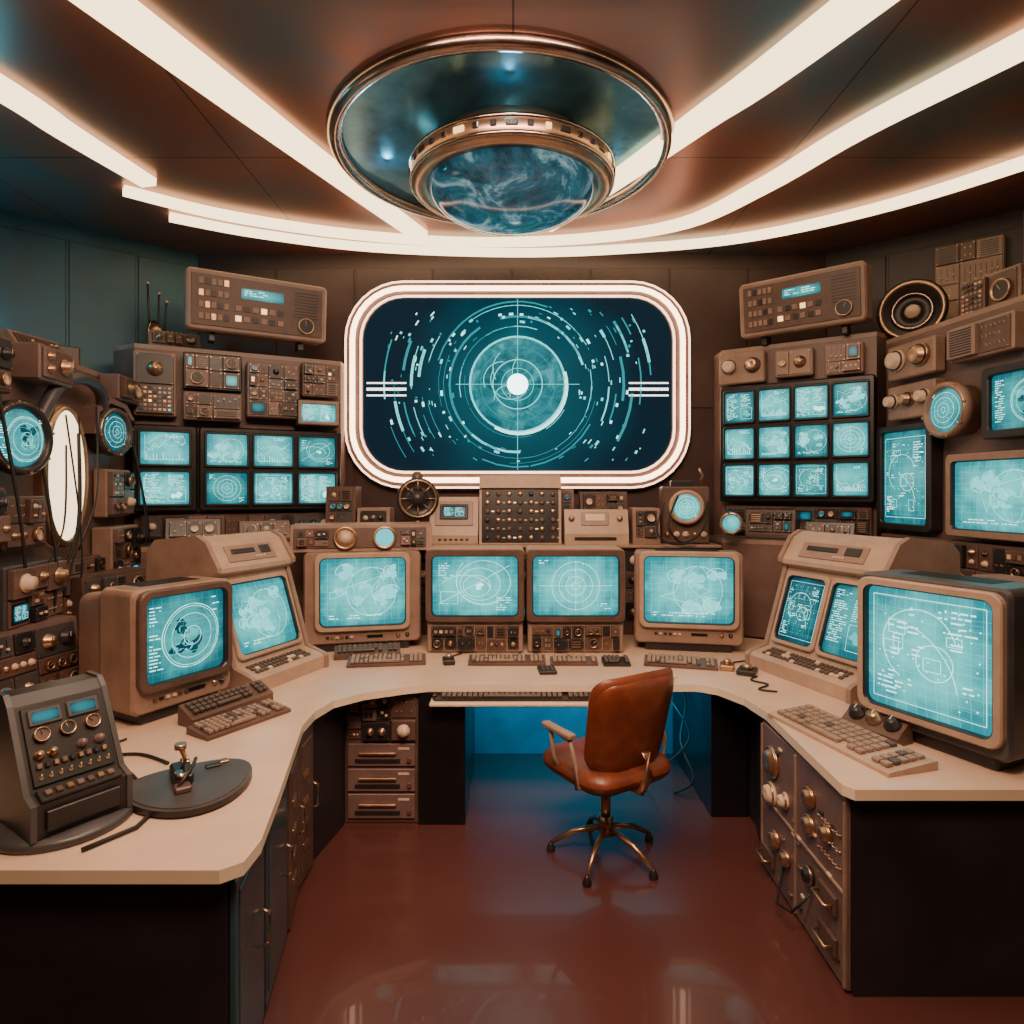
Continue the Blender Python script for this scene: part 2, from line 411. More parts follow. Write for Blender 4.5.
        for k in range(3): S.arc(w*(.02+.04*k), h*.03*k, m*(.18+.09*k), 0, 2*pi, t, hi if k % 2 else lo, 1.25)
        S.arc(-w*.12, -h*.12, m*.3, .2, 2.6, t, hi, 1.5); S.arc(w*.1, h*.1, m*.42, 2.4, 5.2, t, hi, 1.1)
        S.blob(w*.05, 0, m*.05, rng, hi)
        S.line(-w*.42, -h*.3, w*.4, h*.34, t, hi); S.text(-w*.34, h*.25, w*.18, h*.25, rng, lh, hi); S.text(w*.34, -h*.3, w*.18, h*.2, rng, lh, hi)
        S.rect(-w*.3, -h*.2, w*.2, h*.2, t, lo)

def bezel(mb, w, h, r, wo, ho, ro, d, mat, y0=0.0, lip=None):
    i = rr(w, h, r, 5); o = rr(wo, ho, ro, 5); n = len(i); mb_ = mb
    def ringq(a, ya, b, yb, m, sm=False):
        vs = [(x, ya, z) for x, z in a]+[(x, yb, z) for x, z in b]
        mb_.add(vs, [(k, (k+1) % n, n+(k+1) % n, n+k) for k in range(n)], m, sm)
    i2 = rr(w+0.012, h+0.012, r+0.006, 5); o2 = rr(wo-0.012, ho-0.012, max(0.001, ro-0.006), 5)
    ringq(i, y0, i, y0-d+0.006, lip or mat); ringq(i, y0-d+0.006, i2, y0-d, lip or mat)
    ringq(i2, y0-d, o2, y0-d, mat); ringq(o2, y0-d, o, y0-d+0.006, mat); ringq(o, y0-d+0.006, o, y0, mat)

# ------------------------------------------------------------------ instrument greebles
def knob(mb, x, z, r, mat='bronze', y=0, L=None):
    L = L or r*1.1
    mb.lathe([(r*1.15, 0), (r*1.15, -L*.25), (r*.85, -L*.3), (r*.8, -L), (0.0, -L*1.02)], mat, 14, 'y', (x, y, z))
    mb.box((x, y-L*1.03, z+r*.4), (r*.16, 0.003, r*.7), 'cream', 0)
def gauge(mb, x, z, r, y=0, rng=random, face='cream', rim='bronze', dep=0.02):
    mb.lathe([(r, 0), (r, -dep), (r*.88, -dep*1.15), (r*.82, -dep*.6)], rim, 22, 'y', (x, y, z))
    mb.cyl((x, y-dep*.6, z), r*.84, 0, -0.001, face, seg=22)
    a = rng.uniform(.4, 2.7); S = r*.65
    mb.tube([(x, y-dep*.75, z), (x+S*cos(a), y-dep*.75, z+S*sin(a))], max(.0012, r*.035), 'dark' if face != 'dark' else 'cream', 4)
def toggle(mb, x, z, s=0.01, y=0):
    mb.cyl((x, y, z), s*.6, 0, -s*.5, 'bronze', seg=8); mb.tube([(x, y-s*.4, z), (x, y-s*1.6, z+s*.9)], s*.22, 'cream', 5)

def cell(mb, x0, z0, x1, z1, rng, y=0.0, pal=('brown', 'mauve', 'dark', 'grey')):
    g = 0.004; x0 += g; x1 -= g; z0 += g; z1 -= g
    w = max(.01, x1-x0); h = max(.01, z1-z0); cx = (x0+x1)/2; cz = (z0+z1)/2
    pd = rng.choice((0.008, 0.014, 0.03)); pm = rng.choice(pal)
    mb.box((cx, y-pd/2, cz), (w, pd, h), pm, 0.003); yy = y-pd
    if w < .045 or h < .034:
        mb.box((cx, yy-.003, cz), (w*.5, .006, h*.4), rng.choice(('bronze', 'cream', 'dark')), .001); return
    for sx in (-1, 1):
        for sz in (-1, 1): mb.cyl((cx+sx*(w/2-.008), yy, cz+sz*(h/2-.008)), .0035, 0, -.002, 'bronze', seg=6)
    w -= .024; h -= .02; m = min(w, h)
    k = rng.random()
    if w/h > 2.6: k = rng.choice((.05, .3, .42, .85, .62, .95, .85))
    if k < .26:
        n = max(1, min(6, int(w/(m*.62)))) if h < w*1.2 else 1; rws = max(1, min(3, int(h/(w/n*.9))))
        for i in range(n):
            for j in range(rws):
                knob(mb, cx-w/2+w*(i+.5)/n, cz-h/2+h*(j+.5)/rws, min(w/n, h/rws)*rng.uniform(.24, .36), rng.choice(('bronze', 'dark', 'cream', 'bronze')), yy)
    elif k < .38:
        n = max(2, int(w/.026)); rws = max(1, min(4, int(h/.04)))
        for i in range(n):
            for j in range(rws):
                if rng.random() < .85: toggle(mb, cx-w/2+w*(i+.5)/n, cz-h/2+h*(j+.5)/rws, .008, yy)
    elif k < .48:
        n = max(2, int(w/.028)); rws = max(1, int(h/.026))
        for i in range(n):
            for j in range(rws):
                mt = rng.choices(('cream', 'key', 'bronze', 'amber', 'cyanlamp', 'dark'), (2, 4, 3, .35, .08, 3))[0]
                mb.box((cx-w/2+w*(i+.5)/n, yy-.003, cz-h/2+h*(j+.5)/rws), (w/n*.6, .007, h/rws*.5), mt, .001)
    elif k < .72:
        n = max(1, min(6, int(w/(m*.98))))
        for i in range(n): gauge(mb, cx-w/2+w*(i+.5)/n, cz, min(w/n, h)*.44, yy, rng, rng.choices(('cream', 'dark', 'scrB'), (4, 5, 1))[0])
    elif k < .77:
        mb.box((cx, yy-.002, cz), (w*.94, .006, h*.9), 'black', .002)
        mb.push(T(cx, yy-.006, cz)); screen(mb, w*.84, h*.72, 0, rng.choice(('scrB', 'scrC', 'scrC')), rng.choice(('text', 'graph')) if m > .09 else '', rng, .003); mb.pop()
    elif k < .92:
        n = max(3, int(h/.014))
        for j in range(n): mb.box((cx, yy-.001, cz-h/2+h*(j+.5)/n), (w*.86, .004, h/n*.45), 'black' if pm != 'dark' else 'bronze', 0)
    else:
        n = max(2, int(w/.03))
        for i in range(n):
            x = cx-w/2+w*(i+.5)/n; mb.box((x, yy, cz), (.004, .003, h*.8), 'black', 0)
            mb.box((x, yy-.006, cz+h*rng.uniform(-.3, .3)), (.014, .012, .012), 'cream', .002)

def fill(mb, x0, z0, x1, z1, rng, size=0.15, y=0.0, pal=('brown', 'mauve', 'dark', 'grey'), lev=0):
    w = x1-x0; h = z1-z0
    if lev < 9 and w > .06 and (w > size*1.9 or (w > size and w >= h*1.3 and rng.random() < .8)):
        q = x0+w*rng.uniform(.35, .65); fill(mb, x0, z0, q, z1, rng, size, y, pal, lev+1); fill(mb, q, z0, x1, z1, rng, size, y, pal, lev+1)
    elif lev < 9 and h > .06 and h > size*1.1:
        q = z0+h*rng.uniform(.38, .62); fill(mb, x0, z0, x1, q, rng, size, y, pal, lev+1); fill(mb, x0, q, x1, z1, rng, size, y, pal, lev+1)
    else: cell(mb, x0, z0, x1, z1, rng, y, pal)

class Face:
    """a vertical front plane seen from the room, A at its left end"""
    def __init__(s, A, B):
        s.A = Vector(A); d = Vector(B)-s.A; s.L = d.length; s.d = d.normalized(); s.yaw = math.degrees(atan2(s.d.y, s.d.x))
        s.n = Vector((s.d.y, -s.d.x))
    def at(s, u, z, off=0.0):
        p = s.A+s.d*u+s.n*off; return (p.x, p.y, z)

def module(name, face, u, z, w, h, d, seed, mat='brown', size=.13, pal=('brown', 'mauve', 'dark', 'grey'), off=0.0):
    rng = random.Random(seed); mb = MB()
    mb.box((0, -d/2, h/2), (w, d, h), mat, .008)
    mb.push(T(0, -d, h/2)); fill(mb, -w/2+.012, -h/2+.012, w/2-.012, h/2-.012, rng, size, 0, pal); mb.pop()
    return mb.obj(name, face.at(u, z, off), face.yaw)

def slope_module(name, loc, yaw, w, h, d, seed, mat='tan', size=.12, back=.12, pal=('brown', 'dark', 'grey')):
    rng = random.Random(seed); mb = MB()
    mb.prism([(0, 0), (0, h*.12), (back, h), (d, h), (d, 0)], -w/2, w/2, mat)
    ang = math.degrees(math.atan2(back, h*.88)); L = hypot(back, h*.88)
    mb.push(T(0, back/2, h*.56, 0, -ang)); fill(mb, -w/2+.02, -L/2+.015, w/2-.02, L/2-.015, rng, size, 0, pal); mb.pop()
    return mb.obj(name, loc, yaw)

# ------------------------------------------------------------------ ROOM
CZ = 3.74; YB = 5.3
def wall(name, a, b, mat, seams=0, panmat=None):
    mb = MB(); a = Vector(a); b = Vector(b); L = (b-a).length; d = (b-a).normalized()
    mb.box((L/2, .05, CZ/2), (L, .1, CZ), mat, 0)
    if seams:
        for i in range(seams):
            for z0, z1 in ((0.02, 1.2), (1.22, 2.45), (2.47, CZ-.12)):
                mb.box((L*(i+.5)/seams, -.006, (z0+z1)/2), (L/seams-.02, .014, z1-z0), panmat or mat, .004)
    return mb.obj(name, (a.x, a.y, 0), math.degrees(atan2(d.y, d.x)))
wall('wall_back', (-2.6, YB), (2.6, YB), 'backwall', 8)
wall('wall_back_right', (2.6, YB), (3.6, 4.4), 'wall', 3)
wall('wall_right', (3.6, 4.4), (3.6, -1.4), 'wall', 6)
wall('wall_front', (3.6, -1.4), (-3.6, -1.4), 'wall', 6)
wall('wall_left', (-3.6, -1.4), (-3.6, 4.4), 'wallteal', 6)
wall('wall_back_left', (-3.6, 4.4), (-2.6, YB), 'wallteal', 3)
mb = MB(); mb.slab([(-3.9, -1.6), (3.9, -1.6), (3.9, 5.6), (-3.9, 5.6)], -.1, 0, 'floormat'); mb.obj('floor')
DC = (-0.06, 3.69); DR = 0.92
mb = MB(); vs = []; fs = []; N = 96
for i in range(N):
    a = 2*pi*i/N; c, s_ = cos(a), sin(a); x0, x1, y0, y1 = -4.2-DC[0], 4.2-DC[0], -1.8-DC[1], 6.0-DC[1]
    t = min((x1 if c > 0 else x0)/c if abs(c) > 1e-6 else 1e9, (y1 if s_ > 0 else y0)/s_ if abs(s_) > 1e-6 else 1e9)
    vs += [(DC[0]+DR*c, DC[1]+DR*s_, CZ), (DC[0]+t*c, DC[1]+t*s_, CZ)]
for i in range(N): j = (i+1) % N; fs.append((2*i, 2*i+1, 2*j+1, 2*j))
mb.add(vs, fs, 'ceilmat'); mb.obj('ceiling')

# ceiling lens
mb = MB()
mb.ring((0, 0, -.010), DR+.01, .042, 'copper', 'z', 96, 12)
mb.ring((0, 0, .03), DR-.06, .02, 'copper', 'z', 96, 8)
mb.lathe([(DR, 0), (DR-.03, .12), (DR-.18, .26), (.60, .36), (.3, .40), (0, .41)], 'recess', 64, 'z')
for i in range(16):
    a = 2*pi*i/16; vs = []
    for r, da, z in ((.50, 0, .16), (.86, .10, .05), (.86, .36, .09), (.50, .42, .24)): vs.append((r*cos(a+da), r*sin(a+da), z))
    mb.add(vs, [(0, 1, 2, 3)], 'recess')
LR = .52; off = (.06, -.01)
mb.lathe([(LR-.10, .34), (LR-.08, .0), (LR+.0, -.09), (LR+.05, -.12), (LR+.06, -.15), (LR+.06, -.20), (LR+.03, -.235), (LR-.03, -.24), (LR-.05, -.20)], 'bronze', 72, 'z', (off[0], off[1], 0))
mb.ring((off[0], off[1], -.125), LR+.05, .014, 'copper', 'z', 72)
mb.ring((off[0], off[1], -.21), LR+.05, .013, 'copper', 'z', 72)
for i in range(40):
    a = 2*pi*i/40; mb.push(Matrix.Translation((off[0]+(LR+.060)*cos(a), off[1]+(LR+.060)*sin(a), -.168)) @ Matrix.Rotation(a, 4, 'Z'))
    mb.box((0, 0, 0), (.016, .03 if i % 3 else .06, .03), 'amber' if i % 5 == 2 else 'dark' if i % 2 else 'copper', .003); mb.pop()
prof = [((LR-.04)*cos(t), -.21-.21*sin(t)) for t in [pi/2*i/14 for i in range(15)]]
mb.lathe(prof, 'globe', 64, 'z', (off[0], off[1], 0))
mb.obj('ceiling_observation_lens', (DC[0], DC[1], CZ))

def catmull(P, n=10):
    out = []; Q = [P[0]]+P+[P[-1]]
    for i in range(1, len(Q)-2):
        for k in range(n):
            t = k/n; a, b, c, d = (Vector(Q[i-1]), Vector(Q[i]), Vector(Q[i+1]), Vector(Q[i+2]))
            out.append(0.5*((2*b)+(c-a)*t+(2*a-5*b+4*c-d)*t*t+(3*b-a-3*c+d)*t**3))
    out.append(Vector(P[-1])); return out
def strip(P):
    """raised glowing diffuser bar with luminous sides that wash the ceiling"""
    pts = catmull([(x, y, w) for x, y, w in P], 6); mb = MB(); vs = []; fs = []; n = len(pts)
    for i, p in enumerate(pts):
        t = (pts[min(i+1, n-1)]-pts[max(i-1, 0)]); t.z = 0; t.normalize(); nx, ny = -t.y, t.x
        for q, z in ((-.46, 0), (-.43, -.045), (.43, -.045), (.46, 0)): vs.append((p.x+nx*q*p.z, p.y+ny*q*p.z, CZ+z))
    for i in range(n-1):
        for q in (0, 1, 2): fs.append((4*i+q, 4*i+q+1, 4*i+5+q, 4*i+4+q))
    fs += [(0, 1, 2, 3), (4*n-4, 4*n-3, 4*n-2, 4*n-1)]
    mb.add(vs, fs, 'lampstrip')
    mb.obj('ceiling_light_strip')
strip([(-3.05, -1.2, .22), (-1.60, 2.55, .22), (-1.16, 3.7, .18), (-.70, 4.85, .15)])
strip([(3.0, -1.2, .22), (1.40, 2.5, .22), (.98, 3.35, .18), (.64, 4.0, .15), (.25, 4.7, .12)])
strip([(3.2, 1.0, .20), (2.26, 2.7, .18), (1.86, 3.42, .16), (1.6, 4.05, .15), (1.25, 4.62, .13), (.6, 4.9, .11), (-.3, 4.98, .10), (-1.2, 4.83, .10), (-2.0, 4.5, .10), (-2.5, 4.12, .09)])
strip([(3.5, 3.0, .12), (3.0, 3.8, .12), (2.46, 4.42, .11), (1.75, 4.9, .10), (.9, 5.12, .10), (0, 5.20, .09), (-1.1, 5.09, .09), (-1.9, 4.82, .08), (-2.42, 4.52, .08)])
strip([(-3.1, 0.6, .22), (-2.50, 2.9, .18), (-2.40, 3.45, .16), (-2.28, 4.02, .12)])

# ------------------------------------------------------------------ MAIN DISPLAY
mb = MB(); W, H, R = 2.50, 1.40, .34
def fillrr(mb, w, h, r, y, mat):
    o = rr(w, h, r, 8); mb.add([(x, y, z) for x, z in o], [tuple(range(len(o)))], mat)
mb.loft([(rr(W+.34, H+.32, R+.16, 8), 0), (rr(W+.34, H+.32, R+.16, 8), -.06), (rr(W+.30, H+.28, R+.14, 8), -.09)], 'brown')
fillrr(mb, W, H, R, -.1, 'bigscreen')
def tubeloop(w, h, r, y, rad, mat): mb.tube([(x, y, z) for x, z in rr(w, h, r, 8)], rad, mat, 8, closed=True)
tubeloop(W+.17, H+.15, R+.07, -.115, .022, 'neon')
tubeloop(W+.035, H+.025, R+.01, -.11, .010, 'neonthin')
tubeloop(W+.29, H+.27, R+.13, -.095, .008, 'neonthin')
S = Scr(mb, W, H, 0); rng = random.Random(4)
mb.lathe([(.385, -.104), (0, -.106)], 'moon', 48)
S.off = .11
S.arc(0, 0, .385, 0, 2*pi, .016, 'bigmark'); S.arc(.012, -.014, .385, -2.1, .3, .026, 'mark'); S.arc(0, 0, .30, 0, 2*pi, .006, 'bigdim'); S.arc(0, 0, .2, 0, 2*pi, .008, 'bigmark'); S.arc(0, 0, .13, 0, 2*pi, .004, 'bigmark')
mb.lathe([(.085, -.111), (0, -.113)], 'core', 32)
S.line(-.5, 0, .5, 0, .004, 'bigmark'); S.line(0, -.69, 0, .69, .004, 'bigmark')
for i in range(6): S.arc(rng.uniform(-.15, .15), rng.uniform(-.15, .15), rng.uniform(.05, .2), rng.uniform(0, 3), rng.uniform(3, 6), .006, 'bigmark')
for R_, t_, nseg in ((.43, .004, 3), (.47, .006, 3), (.55, .018, 5), (.60, .005, 4), (.64, .004, 4), (.67, .012, 5)):
    for k in range(nseg):
        a = rng.uniform(0, 6.28); b = a+rng.uniform(.5, 1.5)
        S.arc(0, 0, R_, a, b, t_, rng.choice(('bigdim', 'bigmark', 'bigdim')))
for R_ in (.74, .80, .86, .93, 1.0, 1.08):
    for side in (0, pi):
        for k in range(3):
            a = side+rng.uniform(-.6, .5); b = a+rng.uniform(.15, .45); b = min(b, side+.58)
            S.arc(0, 0, R_, a, b, rng.choice((.006, .012, .022)), rng.choice(('bigdim', 'bigmark', 'bigdim')))
for k in range(280):
    a = rng.uniform(0, 6.28); Rr = rng.uniform(.5, 1.12); x = Rr*cos(a); z = Rr*sin(a)
    if abs(z) < .63 and abs(x) < 1.05:
        l = rng.uniform(.01, .045); S.line(x, z, x-l*sin(a), z+l*cos(a), rng.choice((.006, .010, .018)), rng.choice(('bigmark', 'mark', 'bigdim')))
for sx in (-1, 1):
    for q in (-.05, 0, .05): S.line(sx*.90, q-.04, sx*1.22, q-.04, .012 if q else .022, 'stripe')
mb.obj('wall_display_screen', (.045, YB-.015, 2.645))

# ------------------------------------------------------------------ RACKS
L1 = Face((-2.36, 2.3), (-2.63, 4.36)); L2 = Face((-2.62, 4.42), (-1.36, 5.06))
R2 = Face((1.66, 5.03), (2.53, 4.42)); R1 = Face((2.54, 4.36), (2.76, 2.5))
def rackbody(name, poly, z1, mat='rackbrown'):
    mb = MB(); mb.slab(poly, 0, z1, mat); mb.slab(poly, z1, z1+.03, 'tan'); return mb.obj(name)
rackbody('equipment_rack', [(-2.37, 2.3), (-2.64, 4.36), (-2.9, 4.5), (-3.5, 4.3), (-3.5, 2.3)], 2.50)
rackbody('equipment_rack', [(-2.62, 4.44), (-1.36, 5.08), (-1.36, 5.27), (-2.60, 5.27), (-2.84, 5.02), (-2.84, 4.56)], 2.78)
rackbody('equipment_rack', [(1.66, 5.05), (2.53, 4.44), (2.9, 4.7), (2.64, 5.24), (1.66, 5.27)], 2.86)
rackbody('equipment_rack', [(2.55, 4.36), (2.77, 2.5), (3.5, 2.5), (3.5, 4.38), (3.0, 4.6)], 2.78)

def bank(name, face, u, z, w, h, cols, rows, seed):
    mb = MB(); rng = random.Random(seed)
    mb.loft([(rr(w, h, .02), 0), (rr(w, h, .02), -.10), (rr(w-.02, h-.02, .015), -.11)], 'black')
    tw = (w-.05)/cols; th = (h-.05)/rows
    sty = ['graph', 'plan', 'map', 'text', 'graph', 'radar', 'map', 'plan', 'graph', 'text', 'orbit', 'map']
    for i in range(cols):
        for j in range(rows):
            mb.push(T(-w/2+.025+tw*(i+.5), -.111, -h/2+.025+th*(j+.5)))
            bezel(mb, tw*.84, th*.80, .012, tw*.95, th*.93, .018, .018, 'dark')
            screen(mb, tw*.86, th*.82, .004, rng.choice(('scrA', 'scrA', 'scrB')), sty[(i*rows+j+seed) % 12], rng, .012); mb.pop()
    mb.obj(name, face.at(u, z+h/2, .001), face.yaw)
bank('monitor_bank', L2, .20, 1.64, .40, .60, 1, 2, 3)
bank('monitor_bank', L2, .905, 1.64, .99, .60, 3, 2, 5)
bank('monitor_bank', R2, .53, 1.70, 1.05, .88, 4, 3, 7)

module('radio_rack_unit', L2, .14, 2.30, .26, .44, .10, 11, 'tan', .2)
module('radio_rack_unit', L2, .50, 2.28, .38, .20, .14, 12, 'mauve', .12)
module('radio_rack_unit', L2, .50, 2.50, .38, .26, .10, 13, 'dark', .12)
module('radio_rack_unit', L2, .90, 2.32, .36, .40, .15, 14, 'mauve', .11)
module('radio_rack_unit', L2, 1.25, 2.50, .28, .26, .08, 15, 'brown', .12)
module('patch_panel', L2, .7, 1.45, 1.3, .17, .05, 18, 'brown', .16)
mb = MB(); mb.box((0, -.08, .1), (.32, .16, .2), 'dark', .012); mb.push(T(0, -.161, .1)); bezel(mb, .25, .13, .01, .3, .18, .015, .015, 'tan'); screen(mb, .26, .14, .005, 'scrA', 'text', random.Random(3), .01); mb.pop()
mb.obj('display_unit', L2.at(1.22, 2.27), L2.yaw)

def indicator_box(loc, yaw, w, h, d, seed, tilt):
    mb = MB(); rng = random.Random(seed)
    for sx in (-1, 1): mb.box((sx*w*.32, d*.6, .03), (.04, d*.5, .07), 'dark', .004)
    mb.push(T(0, 0, .05, 0, tilt))
    mb.push(T(0, 0, h/2)); mb.loft([(rr(w-.02, h-.02, .03), d), (rr(w, h, .035), d-.02), (rr(w, h, .035), .012), (rr(w-.024, h-.024, .025), 0)], 'tan')
    mb.box((0, -.003, 0), (w-.07, .01, h-.07), 'brown', .003)
    for i in range(5):
        for j in range(4):
            mt = ('key', 'tan', 'bronze', 'dark', 'tan')[(i*3+j*2) % 5]; mb.box((-w*.40+w*.042*i, -.012, h*.3-h*.19*j), (w*.03, .008, h*.10), mt, .001)
    mb.push(T(w*.02, -.010, h*.18)); screen(mb, w*.30, h*.18, 0, 'scrB', '', rng, .004); Scr(mb, w, h, 0).text(0, 0, w*.26, h*.10, rng, .012); mb.pop()
    for i in range(6):
        for j in range(2): mb.box((-w*.15+w*.06*i, -.012, -h*.08-h*.17*j), (w*.04, .008, h*.09), ('key', 'dark', 'tan', 'amber', 'tan', 'dark')[(i+j*3) % 6], .001)
    for j in range(9): mb.box((w*.34, -.009, h*.32-j*.022), (w*.18, .004, .007), 'dark', 0)
    gauge(mb, w*.34, -h*.24, h*.14, -.006, rng, 'dark')
    mb.pop(); mb.pop(); mb.obj('indicator_console', loc, yaw)
indicator_box((-1.84, 4.66, 2.86), 30, .96, .42, .22, 21, 6)
indicator_box((2.07, 4.60, 2.89), -40, .86, .40, .20, 22, 6)

def knobrow(face, u, z, w, h, seed, n):
    mb = MB(); rng = random.Random(seed)
    mb.box((0, -.04, h/2), (w, .08, h), 'tan', .01)
    for i in range(n):
        x = -w/2+w*(i+.5)/n; r = min(w/n, h)*.27
        mb.lathe([(r*1.3, 0), (r*1.25, -.02), (r, -.025), (r*.9, -.06), (r*.6, -.065), (.0, -.055)], 'bronze' if i % 2 else 'cream', 20, 'y', (x, -.08, h*.55))
        mb.ring((x, -.105, h*.55), r*1.1, .006, 'dark')
    mb.obj('dial_panel', face.at(u, z), face.yaw)
knobrow(R2, .16, 2.60, .34, .24, 1, 2); knobrow(R1, .33, 2.50, .4, .22, 2, 2); knobrow(R1, .33, 2.24, .4, .22, 3, 3)
module('switch_box', R2, .53, 2.62, .26, .20, .07, 31, 'tan', .16, ('tan', 'mauve'))
module('switch_box', R2, .86, 2.60, .24, .22, .08, 32, 'tan', .16, ('tan', 'mauve'))
module('switch_box', R2, .53, 1.47, 1.0, .2, .06, 33, 'brown', .14)
module('control_panel', R1, .85, 2.52, .42, .20, .08, 34, 'tan', .17, ('tan', 'brown', 'mauve'))
module('control_panel', R1, 1.42, 2.48, .45, .24, .1, 35, 'mauve', .17, ('tan', 'brown', 'mauve'))
module('control_panel', R1, .35, 1.28, .6, .22, .07, 36, 'brown', .12)
module('control_panel', R1, 1.15, 1.2, .9, .3, .12, 37, 'brown', .14)
def wall_screen(name, face, u, z, w, h, d, base, style, seed, fm='tan'):
    mb = MB(); mb.loft([(rr(w, h, .03), 0), (rr(w, h, .03), -d)], fm)
    mb.push(T(0, -d, 0)); bezel(mb, w-.09, h-.09, .02, w, h, .03, .03, fm, 0, 'dark'); mb.push(T(0, -.004, 0)); screen(mb, w-.085, h-.085, .012, base, style, random.Random(seed), .02); mb.pop(); mb.pop()
    mb.obj(name, face.at(u, z+h/2), face.yaw)
wall_screen('wall_monitor', R1, .26, 1.53, .48, .68, .05, 'scrB', 'plan', 1, 'dark')
wall_screen('wall_monitor', R1, 1.05, 1.53, .72, .46, .12, 'scrA', 'map', 2)
wall_screen('wall_monitor', R1, 1.16, 2.06, .52, .38, .09, 'scrB', 'globe', 3, 'dark')
def scope(name, loc, yaw, r, d, seed, base='scrA', rim='dark', style='radar', hood=False):
    mb = MB()
    mb.lathe([(r*1.12, 0), (r*1.12, -d*.6), (r*1.25, -d*.65), (r*1.25, -d*.95), (r*1.1, -d-.01), (r*.98, -d*.95), (r*.95, -d*.8)], rim, 36)
    mb.ring((0, -d*.97, 0), r*1.12, .01, 'bronze')
    for i in range(8):
        a = 2*pi*i/8+.2; mb.cyl((r*1.18*cos(a), -d*.96, r*1.18*sin(a)), .008, 0, -.012, 'bronze', seg=6)
    mb.push(T(0, -d*.84, 0)); screen(mb, r*1.96, r*1.96, .02, base, style, random.Random(seed), r*.98); mb.pop()
    if hood:
        pts = [(-r*1.5, -r*.2), (-r*1.3, r*1.1), (-r*.3, r*1.75), (r*.9, r*1.5), (r*1.5, r*.8), (r*1.3, r*.7), (r*.7, r*1.3), (-r*.3, r*1.45), (-r*1.1, r*.9), (-r*1.3, -r*.2)]
        mb.loft([(pts, .0), (pts, -d*.9)], 'mauve')
    mb.obj(name, loc, yaw)
scope('oscilloscope_dial', R1.at(.665, 2.25), R1.yaw, .13, .14, 1, 'scrB', 'tan')
scope('oscilloscope_dial', L1.at(.78, 2.04), L1.yaw-12, .145, .13, 2, 'scrB', 'dark', 'globe')
scope('oscilloscope_dial', L1.at(1.70, 2.15), L1.yaw-12, .12, .13, 3, 'scrC', 'grey', 'radar', True)

mb = MB(); o = [(.155*cos(2*pi*i/40), .36*sin(2*pi*i/40)) for i in range(40)]
o2 = [(x*1.22, z*1.1) for x, z in o]
mb.loft([(o2, 0), (o2, -.05), ([(x*1.08, z*1.04) for x, z in o], -.075), (o, -.065)], 'bronze', True, False)
mb.add([(x, -.06, z) for x, z in o], [tuple(range(40))], 'oval')
mb.obj('wall_lamp', L1.at(1.25, 1.87), L1.yaw-6)
mb = MB()
mb.tube([tuple(p) for p in catmull([(-.30, -.05, .02), (-.2, -.09, .22), (0, -.11, .30), (.22, -.10, .26), (.34, -.06, .12)], 6)], .035, 'grey', 12); mb.obj('cable_duct', L1.at(1.30, 2.12), L1.yaw)
BP = ('brown', 'mauve', 'rackbrown', 'dark')
module('control_panel', L1, .45, 2.24, .50, .26, .10, 41, 'brown', .15, BP)
module('control_panel', L1, 1.0, 2.34, .30, .18, .14, 42, 'mauve', .15, BP)
module('control_panel', L1, 1.86, 2.36, .30, .16, .12, 44, 'mauve', .14, BP)
module('control_panel', L1, .32, 1.86, .34, .30, .08, 45, 'dark', .15, BP)
module('control_panel', L1, .40, 1.54, .46, .26, .12, 46, 'brown', .15, BP)
module('control_panel', L1, .86, 1.50, .34, .26, .07, 47, 'brown', .14, BP)
module('control_panel', L1, 1.80, 1.62, .32, .30, .08, 48, 'tan', .15, BP)
module('control_panel', L1, 1.80, 1.22, .36, .34, .12, 52, 'tan', .15, BP)
module('breaker_panel', L1, .80, 1.14, .46, .30, .15, 49, 'grey', .14, BP)
module('breaker_panel', L1, 1.36, 1.06, .44, .34, .08, 50, 'brown', .14, BP)
module('breaker_panel', L1, .3, 1.06, .36, .40, .1, 51, 'mauve', .14, BP)
slope_module('amplifier', (-2.62, 3.1, 2.53), 82, .36, .14, .3, 61, 'brown', .16)
slope_module('amplifier', (-2.74, 3.8, 2.53), 82, .34, .18, .3, 62, 'tan', .16)
slope_module('amplifier', (-2.45, 4.66, 2.81), 35, .34, .14, .22, 63, 'mauve', .14, .06)
mb = MB(); mb.cyl((0, 0, 0), .06, 0, .03, 'dark', 'z'); mb.lathe([(.05, .03), (.07, .1), (.06, .16), (.02, .2), (0, .2)], 'bronze', 16, 'z'); mb.ring((0, 0, .13), .085, .008, 'copper', 'x')
for dx, h in ((-.04, .50), (.02, .42), (.06, .36)): mb.tube([(dx, 0, .1), (dx*1.4, 0, h)], .008, 'dark', 6); mb.lathe([(0, h-.015), (.018, h), (0, h+.015)], 'bronze', 8, 'z', (dx*1.4, 0, 0))
mb.obj('antenna', (-2.62, 4.70, 2.81))
mb = MB(); mb.box((0, 0, .1), (.26, .2, .2), 'brown', .01); knob(mb, -.05, .1, .04, 'bronze', -.1); knob(mb, .06, .1, .03, 'cream', -.1); mb.obj('relay_box', (-3.0, 4.2, 2.53), 40)
mb = MB(); mb.push(T(0, 0, .22)); mb.lathe([(.16, .12), (.2, .02), (.215, 0), (.2, -.02), (.17, -.01), (.12, .04), (.06, .06), (.055, .04), (0, .03)], 'dark', 36); mb.ring((0, -.01, 0), .19, .014, 'bronze'); mb.ring((0, .02, 0), .12, .01, 'copper'); mb.lathe([(.055, .04), (.04, .015), (0, 0.005)], 'cream', 20); mb.pop()
mb.box((0, .05, .015), (.22, .14, .03), 'dark'); mb.obj('loudspeaker', (2.76, 4.42, 2.81), -40)
WR = Face((2.6, YB), (3.6, 4.4))
